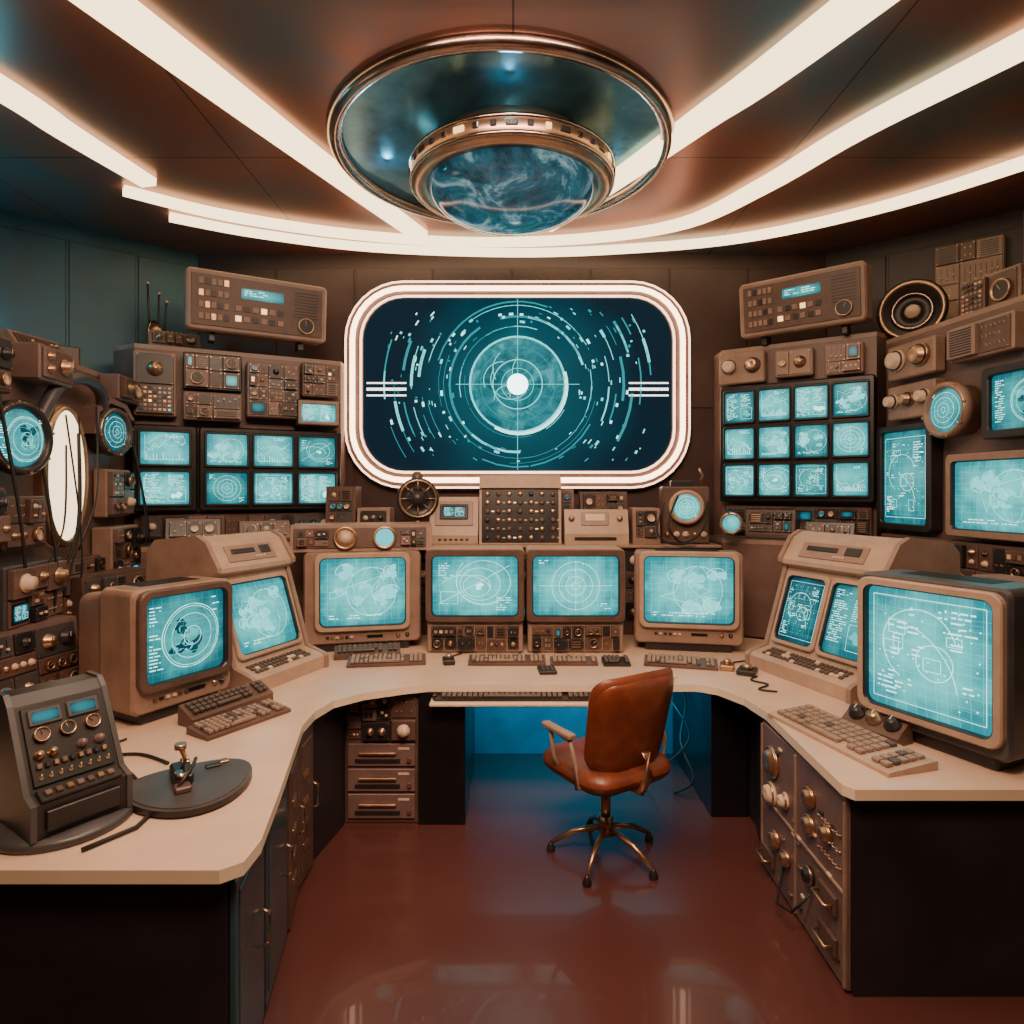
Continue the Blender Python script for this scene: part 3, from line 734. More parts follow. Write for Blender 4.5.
module('wall_control_panel', WR, .98, 2.95, .42, .62, .10, 72, 'rackbrown', .2, ('brown', 'tan'), .015)
U = Face((2.95, 3.98), (3.1, 3.0))
module('upper_instrument_cabinet', U, .22, 2.81, .38, .24, .2, 73, 'tan', .2, ('brown', 'tan', 'mauve'))
module('upper_instrument_cabinet', U, .68, 2.81, .42, .5, .25, 74, 'rackbrown', .22, ('brown', 'tan', 'mauve'))

# ------------------------------------------------------------------ DESK
inner = [(-.80, 1.75), (-.75, 1.79), (-.745, 1.9), (-.80, 2.2), (-.87, 2.55), (-.925, 2.83), (-.925, 3.0), (-.88, 3.16), (-.76, 3.28), (-.58, 3.37), (-.44, 3.42),
         (.99, 3.42), (1.08, 3.36), (1.16, 3.2), (1.19, 3.0), (1.175, 2.6), (1.165, 2.26), (1.19, 2.22)]
top = inner+[(2.74, 2.22), (2.74, 2.48), (2.52, 4.32), (2.3, 4.12), (1.5, 4.6), (-1.4, 4.6), (-2.40, 4.10), (-2.60, 4.33), (-2.34, 2.3), (-2.34, 1.75)]
mb = MB(); mb.slab(top, .712, .75, 'desktop', 'deskedge')
lb = [(-2.32, 1.79), (-.80, 1.79), (-.84, 2.2), (-.91, 2.55), (-.965, 2.83), (-.965, 3.05), (-.90, 3.4), (-.90, 4.5), (-1.5, 4.5), (-2.3, 4.1), (-2.32, 2.4)]
mb.slab(lb, 0, .712, 'deskside')
rb = [(1.205, 2.26), (2.72, 2.26), (2.72, 2.45), (2.5, 4.1), (2.2, 4.1), (1.5, 4.5), (1.30, 4.5), (1.30, 3.42), (1.22, 3.1), (1.215, 2.6)]
mb.slab(rb, 0, .712, 'deskside')
mb.box((-.375, 3.85, .355), (.25, .86, .71), 'black', .004); mb.box((1.19, 3.95, .355), (.2, .9, .71), 'black', .004)
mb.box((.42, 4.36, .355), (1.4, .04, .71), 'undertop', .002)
mb.box((.03, 3.44, .672), (.92, .24, .018), 'cream', .004)
for sx in (-.41, .47): mb.box((sx, 3.48, .69), (.02, .2, .03), 'dark', .002)
mb.obj('control_desk')
mb = MB(); mb.box((0, .4, .35), (.40, .8, .70), 'brown', .006)
PR = random.Random(15)
mb.push(T(0, 0, .565)); fill(mb, -.19, -.115, .19, .125, PR, .12, 0, ('brown', 'dark', 'mauve')); mb.pop()
for z, h in ((.37, .12), (.235, .12), (.095, .13)):
    mb.box((0, -.006, z), (.36, .014, h), 'mauve', .004); mb.box((-.02, -.02, z+.01), (.2, .016, .014), 'bronze', .003); mb.box((.12, -.013, z+h*.3), (.06, .004, .012), 'cream', 0)
    mb.box((-.02, -.016, z-h*.25), (.24, .006, .018), 'dark', .001); mb.cyl((.15, -.013, z-h*.2), .012, 0, -.012, 'bronze', seg=10)
mb.obj('drawer_pedestal', (-.70, 3.44, 0))
SD = Face((-.80, 1.79), (-.915, 2.55)); SD2 = Face((-.965, 2.83), (-.965, 3.05)); SD3 = Face((-.912, 2.56), (-.965, 2.83))
def door(name, face, u, w, mat, seed, slots=True):
    mb = MB(); mb.box((0, -.012, .35), (w, .02, .66), mat, .005); mb.box((0, -.02, .35), (w-.06, .012, .58), mat, .004)
    mb.tube([(w*.32, -.03, .3), (w*.32, -.055, .31), (w*.32, -.055, .41), (w*.32, -.03, .42)], .006, 'bronze', 6)
    if slots:
        for z in (.18, .28, .38, .5): mb.box((-w*.15, -.028, z), (w*.3, .008, .03), 'bronze', .002)
    return mb.obj(name, face.at(u, 0), face.yaw)
door('cabinet_door', SD, .19, .34, 'cabblue', 1, False); door('cabinet_door', SD, .57, .36, 'cabblue', 2, False)
door('cabinet_door', SD3, .135, .25, 'brown', 3); door('cabinet_door', SD2, .11, .2, 'brown', 4)
RS = Face((1.213, 3.05), (1.205, 2.27))
mb = MB(); mb.box((0, -.01, .35), (.78, .02, .68), 'mauve', .004); rngs = random.Random(8)
for x in (-.385, -.02, .385): mb.box((x, -.022, .35), (.012, .012, .66), 'tan', .002)
mb.box((0, -.022, .35), (.78, .012, .012), 'tan', .002)
for x, z, r in ((-.26, .55, .06), (-.27, .40, .045), (-.12, .44, .03), (.12, .57, .035), (.12, .46, .035), (.12, .26, .03), (-.22, .22, .035), (-.1, .2, .028), (.26, .5, .03)):
    mb.lathe([(r*1.2, -.02), (r*1.15, -.032), (r*.9, -.036), (r*.8, -.052), (r*.45, -.056), (0, -.05)], rngs.choice(('bronze', 'cream', 'dark')), 20, 'y', (x, 0, z)); mb.ring((x, -.034, z), r*1.05, .005, 'bronze')
for i in range(6):
    for j in range(3): toggle(mb, .21+.028*i, .42+.06*j, .010, -.02)
for x, z in ((.27, .27), (.27, .12), (-.3, .1)):
    mb.box((x, -.028, z), (.13, .016, .07), 'brown', .004); mb.tube([(x-.05, -.035, z), (x-.05, -.065, z), (x+.05, -.065, z), (x+.05, -.035, z)], .006, 'bronze', 6)
for i in range(22): mb.box((rngs.uniform(-.34, .34), -.024, rngs.uniform(.05, .64)), (.03, .01, .012), rngs.choice(('cream', 'bronze', 'dark')), .002)
mb.tube([(-.12, -.03, .15), (-.02, -.1, .06), (.1, -.09, .1), (.14, -.03, .2)], .006, 'rubber', 6)
mb.obj('instrument_side_panel', RS.at(RS.L/2, 0), RS.yaw)

mb = MB(); mb.box((.03, 4.82, .70), (2.9, .4, 1.38), 'brown', .006); mb.box((.03, 4.80, 1.385), (2.94, .46, .02), 'tan', .004)
mb.push(T(.03, 4.618, 1.1)); fill(mb, -1.4, -.25, 1.4, .26, random.Random(90), .16); mb.pop(); mb.obj('raised_console_shelf')
def sidecounter(poly, z):
    mb = MB(); mb.slab(poly, .755, z-.03, 'rackbrown'); mb.slab(poly, z-.03, z, 'grey', 'tan'); mb.obj('side_console_shelf')
sidecounter([(-1.46, 4.64), (-2.40, 4.14), (-2.58, 4.36), (-1.46, 4.96)], 1.42)
sidecounter([(1.52, 4.62), (2.28, 4.16), (2.50, 4.38), (1.66, 4.98), (1.52, 4.98)], 1.44)

# ------------------------------------------------------------------ CRT terminals
def crt(name, loc, yaw, w, h, d, sw, sh, sz, body, base, style, seed, fm=None, strip_=True, foot=True):
    mb = MB(); rng = random.Random(seed); z0 = .05 if foot else 0
    mb.push(T(0, 0, z0+(h-z0)/2)); hh = h-z0
    mb.loft([(rr(w-.02, hh-.02, .03), 0), (rr(w, hh, .035), .015), (rr(w, hh, .035), d*.45), (rr(w*.92, hh*.9, .04), d*.55), (rr(w*.8, hh*.8, .05), d*.96), (rr(w*.74, hh*.74, .05), d)], body)
    for i in range(8): mb.box((0, d*.2+i*.02, hh/2+.0005), (w*.6, .008, .003), 'dark', 0)
    mb.pop()
    if foot: mb.box((0, d*.45, .027), (w*.8, d*.8, .054), 'dark', .008)
    mb.push(T(0, 0, sz))
    bezel(mb, sw, sh, .035, sw+.07, sh+.07, .05, .035, fm or body, .002, 'dark')
    screen(mb, sw+.004, sh+.004, .022, base, style, rng, .04); mb.pop()
    if strip_:
        zz = sz-sh/2-.075
        for i in range(6): mb.box((-w*.3+.03*i, -.004, zz), (.018, .012, .012), rng.choice(('cream', 'bronze', 'dark')), .001)
        knob(mb, w*.3, zz, .012, 'bronze'); knob(mb, w*.38, zz, .012, 'dark'); mb.box((w*.1, -.003, zz), (.1, .006, .016), 'black', .001)
    return mb.obj(name, loc, yaw)
DZ = .751
crt('crt_monitor', (-1.52, 2.98, DZ), 62, .50, .60, .52, .40, .38, .37, 'tan', 'scrB', 'globe', 101, 'brown')
crt('crt_monitor', (1.66, 2.56, DZ), -65, .60, .68, .55, .50, .50, .38, 'grey', 'scrA', 'plan', 102, 'beige', False)
crt('crt_monitor', (-.96, 4.13, DZ), 12, .74, .64, .42, .53, .43, .385, 'tan', 'scrA', 'map', 103, 'beige')
crt('crt_monitor', (1.13, 4.10, DZ), -10, .68, .64, .42, .55, .42, .40, 'tan', 'scrA', 'map', 104, 'beige')
def centre_mon(x, style, seed):
    mb = MB(); rng = random.Random(seed)
    mb.box((0, .2, .10), (.61, .40, .19), 'tan', .008); mb.push(T(0, 0, .10)); fill(mb, -.28, -.08, .28, .075, rng, .11, 0, ('dark', 'brown')); mb.pop()
    mb.push(T(0, .0, .43)); mb.loft([(rr(.625, .46, .02), -.0), (rr(.625, .46, .02), .3), (rr(.52, .38, .03), .42)], 'beige')
    bezel(mb, .54, .375, .03, .625, .46, .03, .035, 'brown', 0.002, 'black'); screen(mb, .545, .38, .02, 'scrA', style, rng, .035); mb.pop()
    mb.obj('rack_monitor', (x, 4.08, DZ))
centre_mon(-.235, 'orbit', 110); centre_mon(.405, 'radar', 111)
mb = MB(); mb.prism([(0, 0), (0.02, .17), (.34, .17), (.34, 0)], -.46, .44, 'tan'); rng = random.Random(5)
mb.push(T(0, .01, .085, 0, -6)); mb.box((-.02, -.004, 0), (.84, .01, .13), 'brown', .003)
for x in (-.12, .13): mb.lathe([(.075, 0), (.075, -.03), (.062, -.035), (.058, -.02)], 'bronze', 28, 'y', (x, 0, 0)); mb.lathe([(.06, -.02), (0, -.032)], 'cyanlamp' if x > 0 else 'cream', 24, 'y', (x, 0, 0))
fill(mb, -.42, -.055, -.22, .055, rng, .08, -.008); fill(mb, .23, -.055, .39, .055, rng, .08, -.008); mb.pop()
mb.obj('radio_receiver', (-.96, 4.16, DZ+.642), 12)

def terminal(loc, yaw, w, seed, screens, body='beige'):
    mb = MB(); rng = random.Random(seed)
    prof = [(0, 0), (0, .07), (.02, .085), (.14, .115), (.29, .575), (.245, .60), (.245, .625), (.33, .755), (.40, .79), (.68, .76), (.74, .70), (.76, 0)]
    mb.prism(prof, -w/2, w/2, body)
    for sx in (-1, 1):
        mb.prism([(y-(.012 if y < .5 else -.005), z+(.008 if z > .1 else 0)) for y, z in prof], sx*w/2-.014, sx*w/2+.014, 'tan')
    L = hypot(.15, .46); ang = math.degrees(math.atan2(.15, .46))
    n = len(screens); tw = (w-.06)/n
    for i, (st, base) in enumerate(screens):
        mb.push(T(-w/2+.03+tw*(i+.5), .215, .345, 0, -ang)); sw = tw-.06; sh = L-.11
        bezel(mb, sw, sh, .03, sw+.05, sh+.06, .035, .025, body, .002, 'dark'); screen(mb, sw+.004, sh+.004, .014, base, st, rng, .03); mb.pop()
    a2 = math.degrees(math.atan2(.085, .13)); mb.push(T(0, .287, .69, 0, -a2))
    mb.box((-w*.02, -.002, 0), (w*.62, .01, .10), 'tan', .003); mb.box((-w*.12, -.008, .01), (w*.3, .008, .03), 'black', .002); mb.box((w*.17, -.008, .01), (w*.14, .008, .05), 'dark', .002)
    for k in range(4): mb.box((w*.02+.02*k, -.008, -.03), (.012, .006, .01), 'cream', .001)
    mb.pop()
    mb.push(T(0, .08, .10, 0, -75))
    for i in range(int(w*.8/.03)):
        for j in range(3): mb.box((-w*.4+.03*i+.015, -.004, -.035+.032*j), (.022, .012, .022), 'keydark' if rng.random() < .8 else 'cream', .002)
    mb.pop()
    mb.obj('sloped_terminal', loc, yaw)
terminal((-1.20, 3.50, DZ), 68, .56, 120, [('map', 'scrA')])
terminal((1.52, 3.45, DZ), -70, .72, 121, [('plan', 'scrC'), ('text', 'scrB')])

# ------------------------------------------------------------------ keyboards
def keyboard(loc, yaw, w, d, rows=5, body='tan', key='key', th=.03, name='keyboard'):
    mb = MB(); mb.prism([(-d/2, 0), (-d/2, th*.45), (-d/2+.01, th*.55), (d/2-.005, th*1.1), (d/2, th), (d/2, 0)], -w/2, w/2, body)
    cols = int(w*.92/(d*.85/rows)); p = w*.92/cols; q = d*.82/rows; ang = math.degrees(math.atan2(th*.5, d))
    mb.push(T(0, 0, th*.83, 0, ang)); rng = random.Random(int(w*1000+loc[1]*100))
    for j in range(rows):
        for i in range(cols):
            if j == 0 and cols*.28 < i < cols*.62:
                if i == int(cols*.45): mb.box((-w*.46+p*(i+.5), -d*.41+q*.5, .008), (p*cols*.32, q*.75, .014), key, .002)
                continue
            if i == int(cols*.8): continue
            mb.box((-w*.46+p*(i+.5), -d*.41+q*(j+.5), .008), (p*.8, q*.78, .014), 'keydark' if (rng.random() < .12) else key, .002)
    mb.pop(); return mb.obj(name, loc, yaw)
keyboard((-1.21, 2.86, DZ), 58, .42, .15, 5, 'brown')
keyboard((1.38, 2.66, DZ), -74, .66, .23, 5, 'beige')
keyboard((-.75, 3.84, DZ), 8, .46, .15, 5, 'brown')
keyboard((-.03, 3.85, DZ), 0, .46, .14, 5, 'brown')
keyboard((.37, 3.83, DZ), 0, .28, .10, 3, 'brown')
keyboard((.62, 3.82, DZ), 0, .16, .11, 4, 'dark', 'keydark', name='numeric_keypad')
keyboard((1.0, 3.80, DZ), -14, .42, .15, 5, 'brown')
keyboard((.03, 3.42, .682), 0, .88, .13, 4, 'dark', 'keydark', .02)
keyboard((-1.33, 3.00, DZ), 62, .44, .10, 3, 'brown', 'keydark', .08, 'button_box')
keyboard((-.90, 3.99, DZ), 12, .40, .10, 3, 'brown', 'keydark', .06, 'button_box')
def small(name, loc, yaw, w, d, h, mat, kind=0):
    mb = MB(); mb.box((0, 0, h/2), (w, d, h), mat, .006)
    if kind == 1:
        for i in range(3):
            for j in range(3): mb.box((-w*.25+w*.25*i, -d*.25+d*.25*j, h+.003), (w*.16, d*.16, .007), 'keydark', .001)
    if kind == 2: mb.lathe([(w*.3, h), (w*.28, h+.02), (w*.1, h+.03), (0, h+.03)], 'bronze', 14, 'z'); mb.tube([(0, d*.5, h*.5), (.03, d*1.2, .006), (.1, d*1.8, .006)], .004, 'rubber', 6)
    mb.obj(name, loc, yaw)
small('computer_mouse', (-.38, 3.84, DZ), 10, .07, .11, .03, 'dark', 2)
small('calculator', (.20, 3.66, DZ), 5, .10, .13, .02, 'dark', 1)
small('trackball', (1.33, 3.62, DZ), -30, .10, .12, .03, 'dark', 2)
small('computer_mouse', (1.25, 3.72, DZ), -20, .08, .11, .03, 'bronze', 2)
small('notepad', (.84, 3.6, DZ), 12, .12, .16, .01, 'cream')
mb = MB(); mb.prism([(-.05, 0), (-.05, .03), (.04, .10), (.05, 0)], -.13, .13, 'brown')
mb.push(T(0, -.005, .065, 0, -52))
for i, x in enumerate((-.08, .0, .08)): knob(mb, x, 0, .03, 'bronze' if i % 2 else 'dark', 0, .035)
mb.pop(); mb.obj('knob_strip', (1.545, 2.72, DZ), -65)

# ------------------------------------------------------------------ left foreground devices
mb = MB(); rng = random.Random(33)
mb.lathe([(.19, 0), (.195, .012), (.185, .028), (.05, .035), (0, .035)], 'grey', 40, 'z', (0, -.02, 0))
prof = [(-.15, .03), (-.15, .13), (-.10, .15), (.02, .38), (.05, .41), (.13, .41), (.16, .37), (.17, .03)]
mb.prism(prof, -.125, .125, 'dark')
for sx in (-1, 1): mb.prism([(y*1.04, z*1.015) for y, z in prof], sx*.13-.008, sx*.13+.008, 'grey')
mb.push(T(0, -.042, .267, 0, -27.5))
mb.box((0, -.003, 0), (.22, .008, .235), 'dark', .003)
for x in (-.052, .052): mb.box((x, -.010, .082), (.09, .012, .05), 'grey', .003); mb.push(T(x, -.017, .082)); screen(mb, .072, .034, 0, 'scrC', '', rng, .003); mb.pop()
for x in (-.07, 0, .07): gauge(mb, x, .028, .022, -.006, rng, 'brown' if x else 'dark', 'bronze', .016)
for x in (-.085, -.05, .03, .08): knob(mb, x, -.03, .013, 'bronze' if x < 0 else 'mauve', -.006, .022)
for i in range(9): mb.box((-.09+.022*i, -.012, -.062), (.014, .012, .016), ('mauve', 'dark', 'bronze')[i % 3], .002)
for i in range(8): toggle(mb, -.09+.026*i, -.096, .009, -.006)
mb.pop()
mb.push(T(0, -.128, .142, 0, -68)); mb.box((0, -.004, 0), (.22, .01, .05), 'dark', .003)
for i in range(7): mb.box((-.085+.028*i, -.012, 0), (.018, .01, .02), ('mauve', 'keydark', 'bronze')[i % 3], .002)
mb.pop()
mb.box((0, -.158, .08), (.2, .012, .06), 'dark', .004)
mb.tube([(.1, .1, .02), (.24, -.02, .008), (.24, -.16, .008), (.1, -.26, .008), (-.05, -.26, .008)], .007, 'rubber', 8)
mb.obj('desk_instrument', (-1.42, 2.02, DZ), 56)
mb = MB()
o = [(.21*cos(a)*(1.0 if cos(a) > 0 else .95), .19*sin(a)+.03*cos(2*a)) for a in [2*pi*i/40 for i in range(40)]]
mb.slab(o, .006, .026, 'grey', 'dark'); mb.slab([(x*.93, y*.93) for x, y in o], .026, .030, 'grey', 'bronze'); mb.slab([(x*.9, y*.9) for x, y in o], 0, .006, 'rubber')
mb.box((-.02, .03, .05), (.06, .14, .04), 'dark', .008); mb.tube([(-.02, .03, .06), (-.01, .0, .11), (-.02, .05, .135)], .009, 'bronze', 8); mb.cyl((-.02, .05, .13), .02, 0, .018, 'bronze', 'z')
mb.cyl((-.03, -.03, .03), .02, 0, .05, 'copper', 'z'); mb.box((0, .09, .045), (.03, .04, .06), 'bronze', .004); mb.box((-.03, -.07, .04), (.05, .05, .02), 'brown', .004)
mb.tube([(-.05, -.08, .04), (.01, -.02, .09), (.03, .06, .08)], .007, 'dark', 6); mb.box((.09, .08, .034), (.05, .03, .008), 'dark', .002); mb.box((.13, .10, .034), (.03, .03, .008), 'bronze', .002)
mb.obj('joystick_plate', (-1.12, 2.22, DZ), 35)
small('junction_box', (-1.62, 2.42, DZ), 20, .16, .12, .1, 'brown', 2)
def cable(pts, r=.006):
    mb = MB(); mb.tube([tuple(p) for p in catmull(pts, 6)], r, 'rubber', 6); mb.obj('cable')
cable([(-1.62, 2.28, .758), (-1.5, 2.38, .758), (-1.4, 2.34, .758), (-1.30, 2.24, .758)])
cable([(-1.75, 2.6, .758), (-1.6, 2.5, .758), (-1.45, 2.5, .758), (-1.3, 2.42, .758)])
cable([(1.36, 3.55, .757), (1.30, 3.48, .757), (1.36, 3.40, .757), (1.28, 3.32, .757), (1.36, 3.28, .757)], .005)
cable([(1.05, 4.3, .68), (1.07, 3.95, .5), (1.0, 3.8, .3), (1.05, 3.7, .12), (.95, 3.75, .012)], .008)
cable([(1.0, 4.3, .68), (.95, 3.9, .55), (1.04, 3.75, .35), (.9, 3.8, .15), (.8, 3.9, .012)], .006)

# ------------------------------------------------------------------ devices on raised shelf
SZ = 1.396
mb = MB(); rng = random.Random(77)
mb.prism([(0, 0), (.05, .40), (.02, .41), (.06, .50), (.30, .52), (.30, 0)], -.30, .30, 'beige')
mb.push(T(0, .025, .205, 0, -7)); mb.box((0, -.004, 0), (.56, .012, .39), 'black', .004)
for i in range(7):
    for j in range(6):
        x = -.24+.08*i; z = -.16+.064*j; mb.lathe([(.018, -.01), (.018, -.02), (.010, -.024), (0, -.024)], rng.choice(('bronze', 'brown', 'dark', 'brown')), 10, 'y', (x, 0, z))
        if rng.random() < .3: mb.box((x+.04, -.012, z), (.02, .005, .008), rng.choice(('cream', 'bronze', 'amber')), 0)
mb.pop(); mb.obj('switchboard', (.06, 4.66, SZ))
mb = MB(); mb.prism([(0, 0), (0, .06), (.10, .34), (.24, .34), (.24, 0)], -.18, .18, 'beige')
mb.push(T(0, .05, .20, 0, -19.6)); mb.box((0, -.004, .02), (.28, .012, .19), 'tan', .006); mb.push(T(0, -.011, .03)); bezel(mb, .17, .08, .01, .21, .12, .01, .01, 'dark'); screen(mb, .17, .08, 0, 'scrC', 'text', rng, .01); mb.pop(); mb.pop()
for i in range(6): mb.box((-.1+.04*i, -.003, .03), (.02, .008, .012), 'dark', 0)
mb.obj('data_printer', (-.43, 4.70, SZ), 0)
mb = MB(); mb.prism([(0, 0), (0, .08), (.05, .25), (.24, .25), (.24, 0)], -.22, .24, 'beige')
mb.push(T(0, .027, .165, 0, -16.4)); mb.box((.0, -.004, .02), (.2, .012, .10), 'tan', .004); mb.box((0, -.01, .03), (.14, .008, .05), 'cream', 0); knob(mb, -.17, .02, .02); knob(mb, .18, .02, .02); mb.pop(); mb.box((0, -.004, .045), (.3, .01, .02), 'dark', 0)
mb.obj('data_printer', (.60, 4.60, SZ), 0)
mb = MB(); mb.cyl((0, 0, 0), .09, 0, .03, 'dark', 'z', 24); mb.cyl((0, 0, 0), .022, .03, .2, 'bronze', 'z'); mb.push(T(0, 0, .33))
mb.lathe([(.12, .1), (.15, .06), (.155, -.03), (.14, -.045), (.12, -.03), (.06, -.01), (.05, -.05), (0, -.05)], 'dark', 32); mb.ring((0, -.035, 0), .135, .01, 'bronze')
for i in range(8):
    a = 2*pi*i/8; mb.tube([(.05*cos(a), -.03, .05*sin(a)), (.13*cos(a), -.04, .13*sin(a))], .005, 'bronze', 6)
mb.lathe([(.05, .06), (.04, .18), (.02, .2)], 'brown', 16, 'z', (0, .02, 0)); mb.pop(); mb.obj('signal_camera', (-.70, 4.74, SZ), 15)
mb = MB(); mb.box((0, .13, .21), (.34, .26, .42), 'brown', .012); mb.lathe([(.125, 0), (.125, -.06), (.105, -.07), (.095, -.05)], 'beige', 30, 'y', (0, 0, .27)); mb.push(T(0, -.05, .27)); screen(mb, .19, .19, .012, 'scrA', 'radar', rng, .095); mb.pop()
for i in range(5): knob(mb, -.13+.065*i, .07, .02, rng.choice(('bronze', 'cream')))
mb.box((-.02, .1, .44), (.16, .12, .05), 'dark', .008); mb.tube([(.1, .05, .42), (.13, .04, .5), (.1, .03, .55)], .008, 'bronze', 8); mb.obj('oscilloscope', (1.27, 4.68, SZ), -8)
sh = Face((-1.4, 4.66), (1.5, 4.66))
for nm, u, w, h, d, sd, mt in (('shelf_radio', .14, .22, .42, .2, 81, 'brown'), ('shelf_radio', .38, .24, .26, .2, 82, 'tan')):
    slope_module(nm, sh.at(u, SZ, -.03), 0, w, h, d, sd, mt, .12, .03)
slope_module('tape_unit', (.42, 4.90, SZ), 0, .11, .40, .12, 83, 'mauve', .14, .02)
slope_module('shelf_radio', (.70, 4.88, SZ), 0, .36, .38, .14, 84, 'brown', .12, .02)
slope_module('shelf_radio', (.98, 4.66, SZ), 0, .20, .26, .2, 85, 'tan', .12, .02)
slope_module('shelf_radio', (1.85, 4.60, 1.445), -36, .34, .2, .2, 86, 'brown', .12, .03)
slope_module('shelf_radio', (2.17, 4.38, 1.445), -36, .3, .12, .2, 87, 'grey', .14, .03)
slope_module('shelf_radio', (-2.2, 4.42, 1.425), 27, .34, .16, .2, 89, 'grey', .12, .05)
slope_module('shelf_radio', (-1.78, 4.62, 1.425), 27, .34, .14, .2, 91, 'brown', .12, .05)
scope('signal_lamp', (1.55, 4.52, 1.56), -20, .06, .12, 9, 'scrA', 'tan', '')
slope_module('relay_unit', (2.42, 3.45, DZ), -83, .8, .52, .24, 92, 'brown', .18, .04)
slope_module('relay_unit', (2.28, 3.0, DZ+.0), -80, .34, .62, .2, 93, 'tan', .16, .03)
slope_module('relay_unit', (-2.22, 3.0, DZ), 80, .5, .40, .18, 94, 'mauve', .16, .04)
slope_module('relay_unit', (-2.26, 3.72, DZ), 80, .5, .56, .18, 95, 'brown', .16, .04)

rng = random.Random(12)
for k in range(9):
    u = rng.uniform(.4, 1.95); a = L1.at(u, rng.uniform(1.8, 2.4), .11); b = L1.at(u+rng.uniform(-.3, .25), rng.uniform(1.0, 1.5), .14)
    cable([a, ((a[0]+b[0])/2+.05, (a[1]+b[1])/2, (a[2]+b[2])/2-.1), b], rng.choice((.005, .008)))
cable([(1.2, 4.62, 1.75), (1.1, 4.5, 1.55), (1.2, 4.52, 1.42), (1.35, 4.55, 1.5), (1.42, 4.64, 1.7)], .008)
cable([(1.1, 4.62, 1.7), (1.02, 4.5, 1.5), (1.12, 4.5, 1.41), (1.3, 4.52, 1.42)], .007)

# ------------------------------------------------------------------ CHAIR
def pad(mb, w, h, t, r, bend, mat, taper=0.0, K=8):
    o = rr(w, h, r, 6); n = len(o); vs = []; fs = []
    def P(x, z, q, side):
        tw = 1-taper*(0.5-z/h)
        prof = t/2*(1-q**6)**.5
        return (x*tw, side*prof+bend*(abs(x)/(w/2))**2, z)
    for side in (-1, 1):
        b = len(vs); vs.append(P(0, 0, 0, side))
        for k in range(1, K+1):
            q = sin(k/K*pi/2)
            for x, z in o: vs.append(P(x*q, z*q, q if k < K else 1.0, side))
        for i in range(n): fs.append((b, b+1+i, b+1+(i+1) % n))
        for k in range(K-1):
            for i in range(n): fs.append((b+1+k*n+i, b+1+(k+1)*n+i, b+1+(k+1)*n+(i+1) % n, b+1+k*n+(i+1) % n))
    mb.add(vs, fs, mat, True)
mb = MB()
mb.push(T(0, 0, .46, 0, 90)); pad(mb, .52, .50, .12, .12, 0, 'leather'); mb.pop()
mb.push(T(0, .0, .405, 0, 90)); pad(mb, .42, .40, .04, .1, 0, 'dark'); mb.pop()
mb.push(T(0, .225, .71, 0, -12)); pad(mb, .52, .48, .07, .10, -.07, 'leather', .12); mb.pop()
mb.push(T(0, .25, .70, 0, -12)); pad(mb, .49, .45, .05, .10, -.07, 'leather', .12); mb.pop()
mb.tube([(0, .12, .40), (0, .25, .41), (0, .30, .50), (0, .28, .60)], .02, 'bronze', 10)
for sx in (-1, 1):
    mb.tube([(sx*.20, .10, .42), (sx*.27, .12, .44), (sx*.28, .12, .56), (sx*.28, .08, .645), (sx*.28, -.02, .655), (sx*.275, -.10, .65)], .012, 'tan', 10)
    mb.push(T(sx*.28, -.01, .665)); mb.box((0, 0, 0), (.045, .22, .024), 'tan', .010); mb.pop()
    mb.tube([(sx*.28, -.07, .65), (sx*.27, -.06, .52), (sx*.22, -.04, .43)], .011, 'tan', 10)
mb.cyl((0, 0, 0), .09, .375, .40, 'dark', 'z', 20); mb.cyl((0, 0, 0), .024, .13, .39, 'bronze', 'z', 16); mb.cyl((0, 0, 0), .035, .10, .2, 'bronze', 'z', 16)
for i in range(5):
    a = 2*pi*i/5+.55; mb.tube([(.02*cos(a), .02*sin(a), .14), (.16*cos(a), .16*sin(a), .105), (.27*cos(a), .27*sin(a), .04)], .017, 'bronze', 8, .010)
    mb.lathe([(.02, 0), (.022, .012), (.012, .035), (.006, .045)], 'dark', 12, 'z', (.27*cos(a), .27*sin(a), 0))
mb.obj('office_chair', (.46, 3.14, 0), 212)

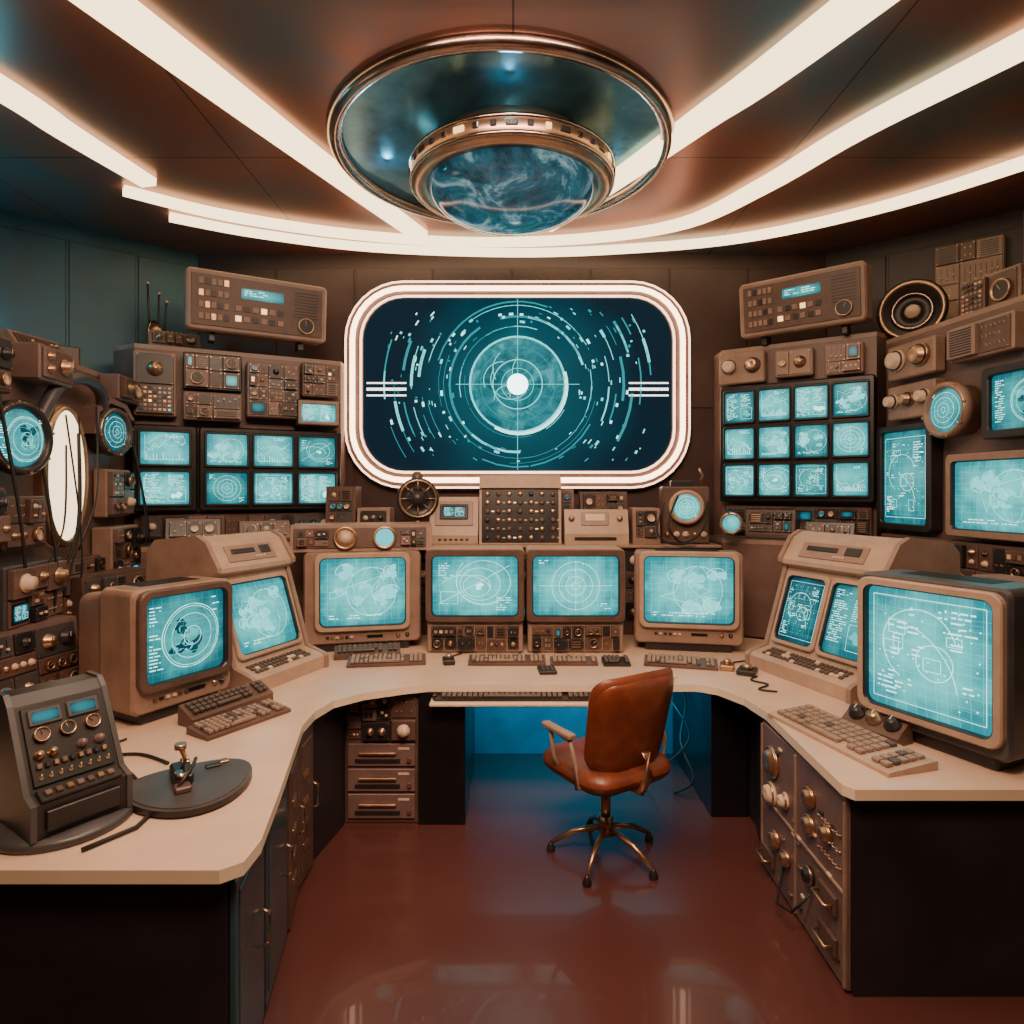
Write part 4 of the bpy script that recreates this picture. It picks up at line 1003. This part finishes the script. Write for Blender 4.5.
# ------------------------------------------------------------------ LIGHTS
def area(name, loc, rot, sx, sy, col, p):
    l = bpy.data.lights.new(name, 'AREA'); l.shape = 'RECTANGLE'; l.size = sx; l.size_y = sy; l.color = col; l.energy = p
    o = bpy.data.objects.new(name, l); o.location = loc; o.rotation_euler = [radians(a) for a in rot]; bpy.context.scene.collection.objects.link(o); return o
def point(name, loc, col, p, r=.1):
    l = bpy.data.lights.new(name, 'POINT'); l.color = col; l.energy = p; l.shadow_soft_size = r
    o = bpy.data.objects.new(name, l); o.location = loc; bpy.context.scene.collection.objects.link(o); return o
k = area('added_soft_light', (0, .9, 3.6), (40, 0, 0), 1.6, .8, (1, .64, .42), 88); k.data.spread = radians(120)  # added warm key, no fixture there; narrowed spread lets the corners fall off
area('added_soft_light', (0, 2.3, 3.66), (16, 0, 0), 1.2, .4, (1, .70, .50), 42)  # added warm fill above the view, boosts the strips; no fixture there
area('underdesk_light', (.42, 3.70, .62), (55, 0, 0), 1.1, .15, (.04, .55, .85), 16)
point('added_recess_light', (DC[0]-.68, DC[1]+.1, CZ+.02), (.2, .7, 1.0), 10, .06)  # unseen teal point lights, added here and below to brighten the recess
point('added_recess_light', (DC[0]+.72, DC[1]+.15, CZ+.02), (.2, .7, 1.0), 10, .06)
point('added_recess_light', (DC[0]+.05, DC[1]-.70, CZ+.02), (.2, .7, 1.0), 8, .06)
point('wall_accent_light', (-3.15, 3.7, 3.0), (.06, .6, .8), 12, .1)
w = bpy.data.worlds.new('World'); bpy.context.scene.world = w; w.use_nodes = True
w.node_tree.nodes['Background'].inputs[0].default_value = (.30, .20, .18, 1); w.node_tree.nodes['Background'].inputs[1].default_value = .1

# ------------------------------------------------------------------ CAMERA
cam = bpy.data.cameras.new('camera'); cam.sensor_width = 36; cam.lens = 22.5; cam.shift_y = -.0215; cam.clip_start = .05
co = bpy.data.objects.new('camera', cam); co.location = (0, 0, 1.79); co.rotation_euler = (radians(90), 0, 0)
bpy.context.scene.collection.objects.link(co); bpy.context.scene.camera = co
print('BUILD SECONDS', time.time()-T0, 'VERTS', sum(len(o.data.vertices) for o in bpy.data.objects if o.type == 'MESH'))
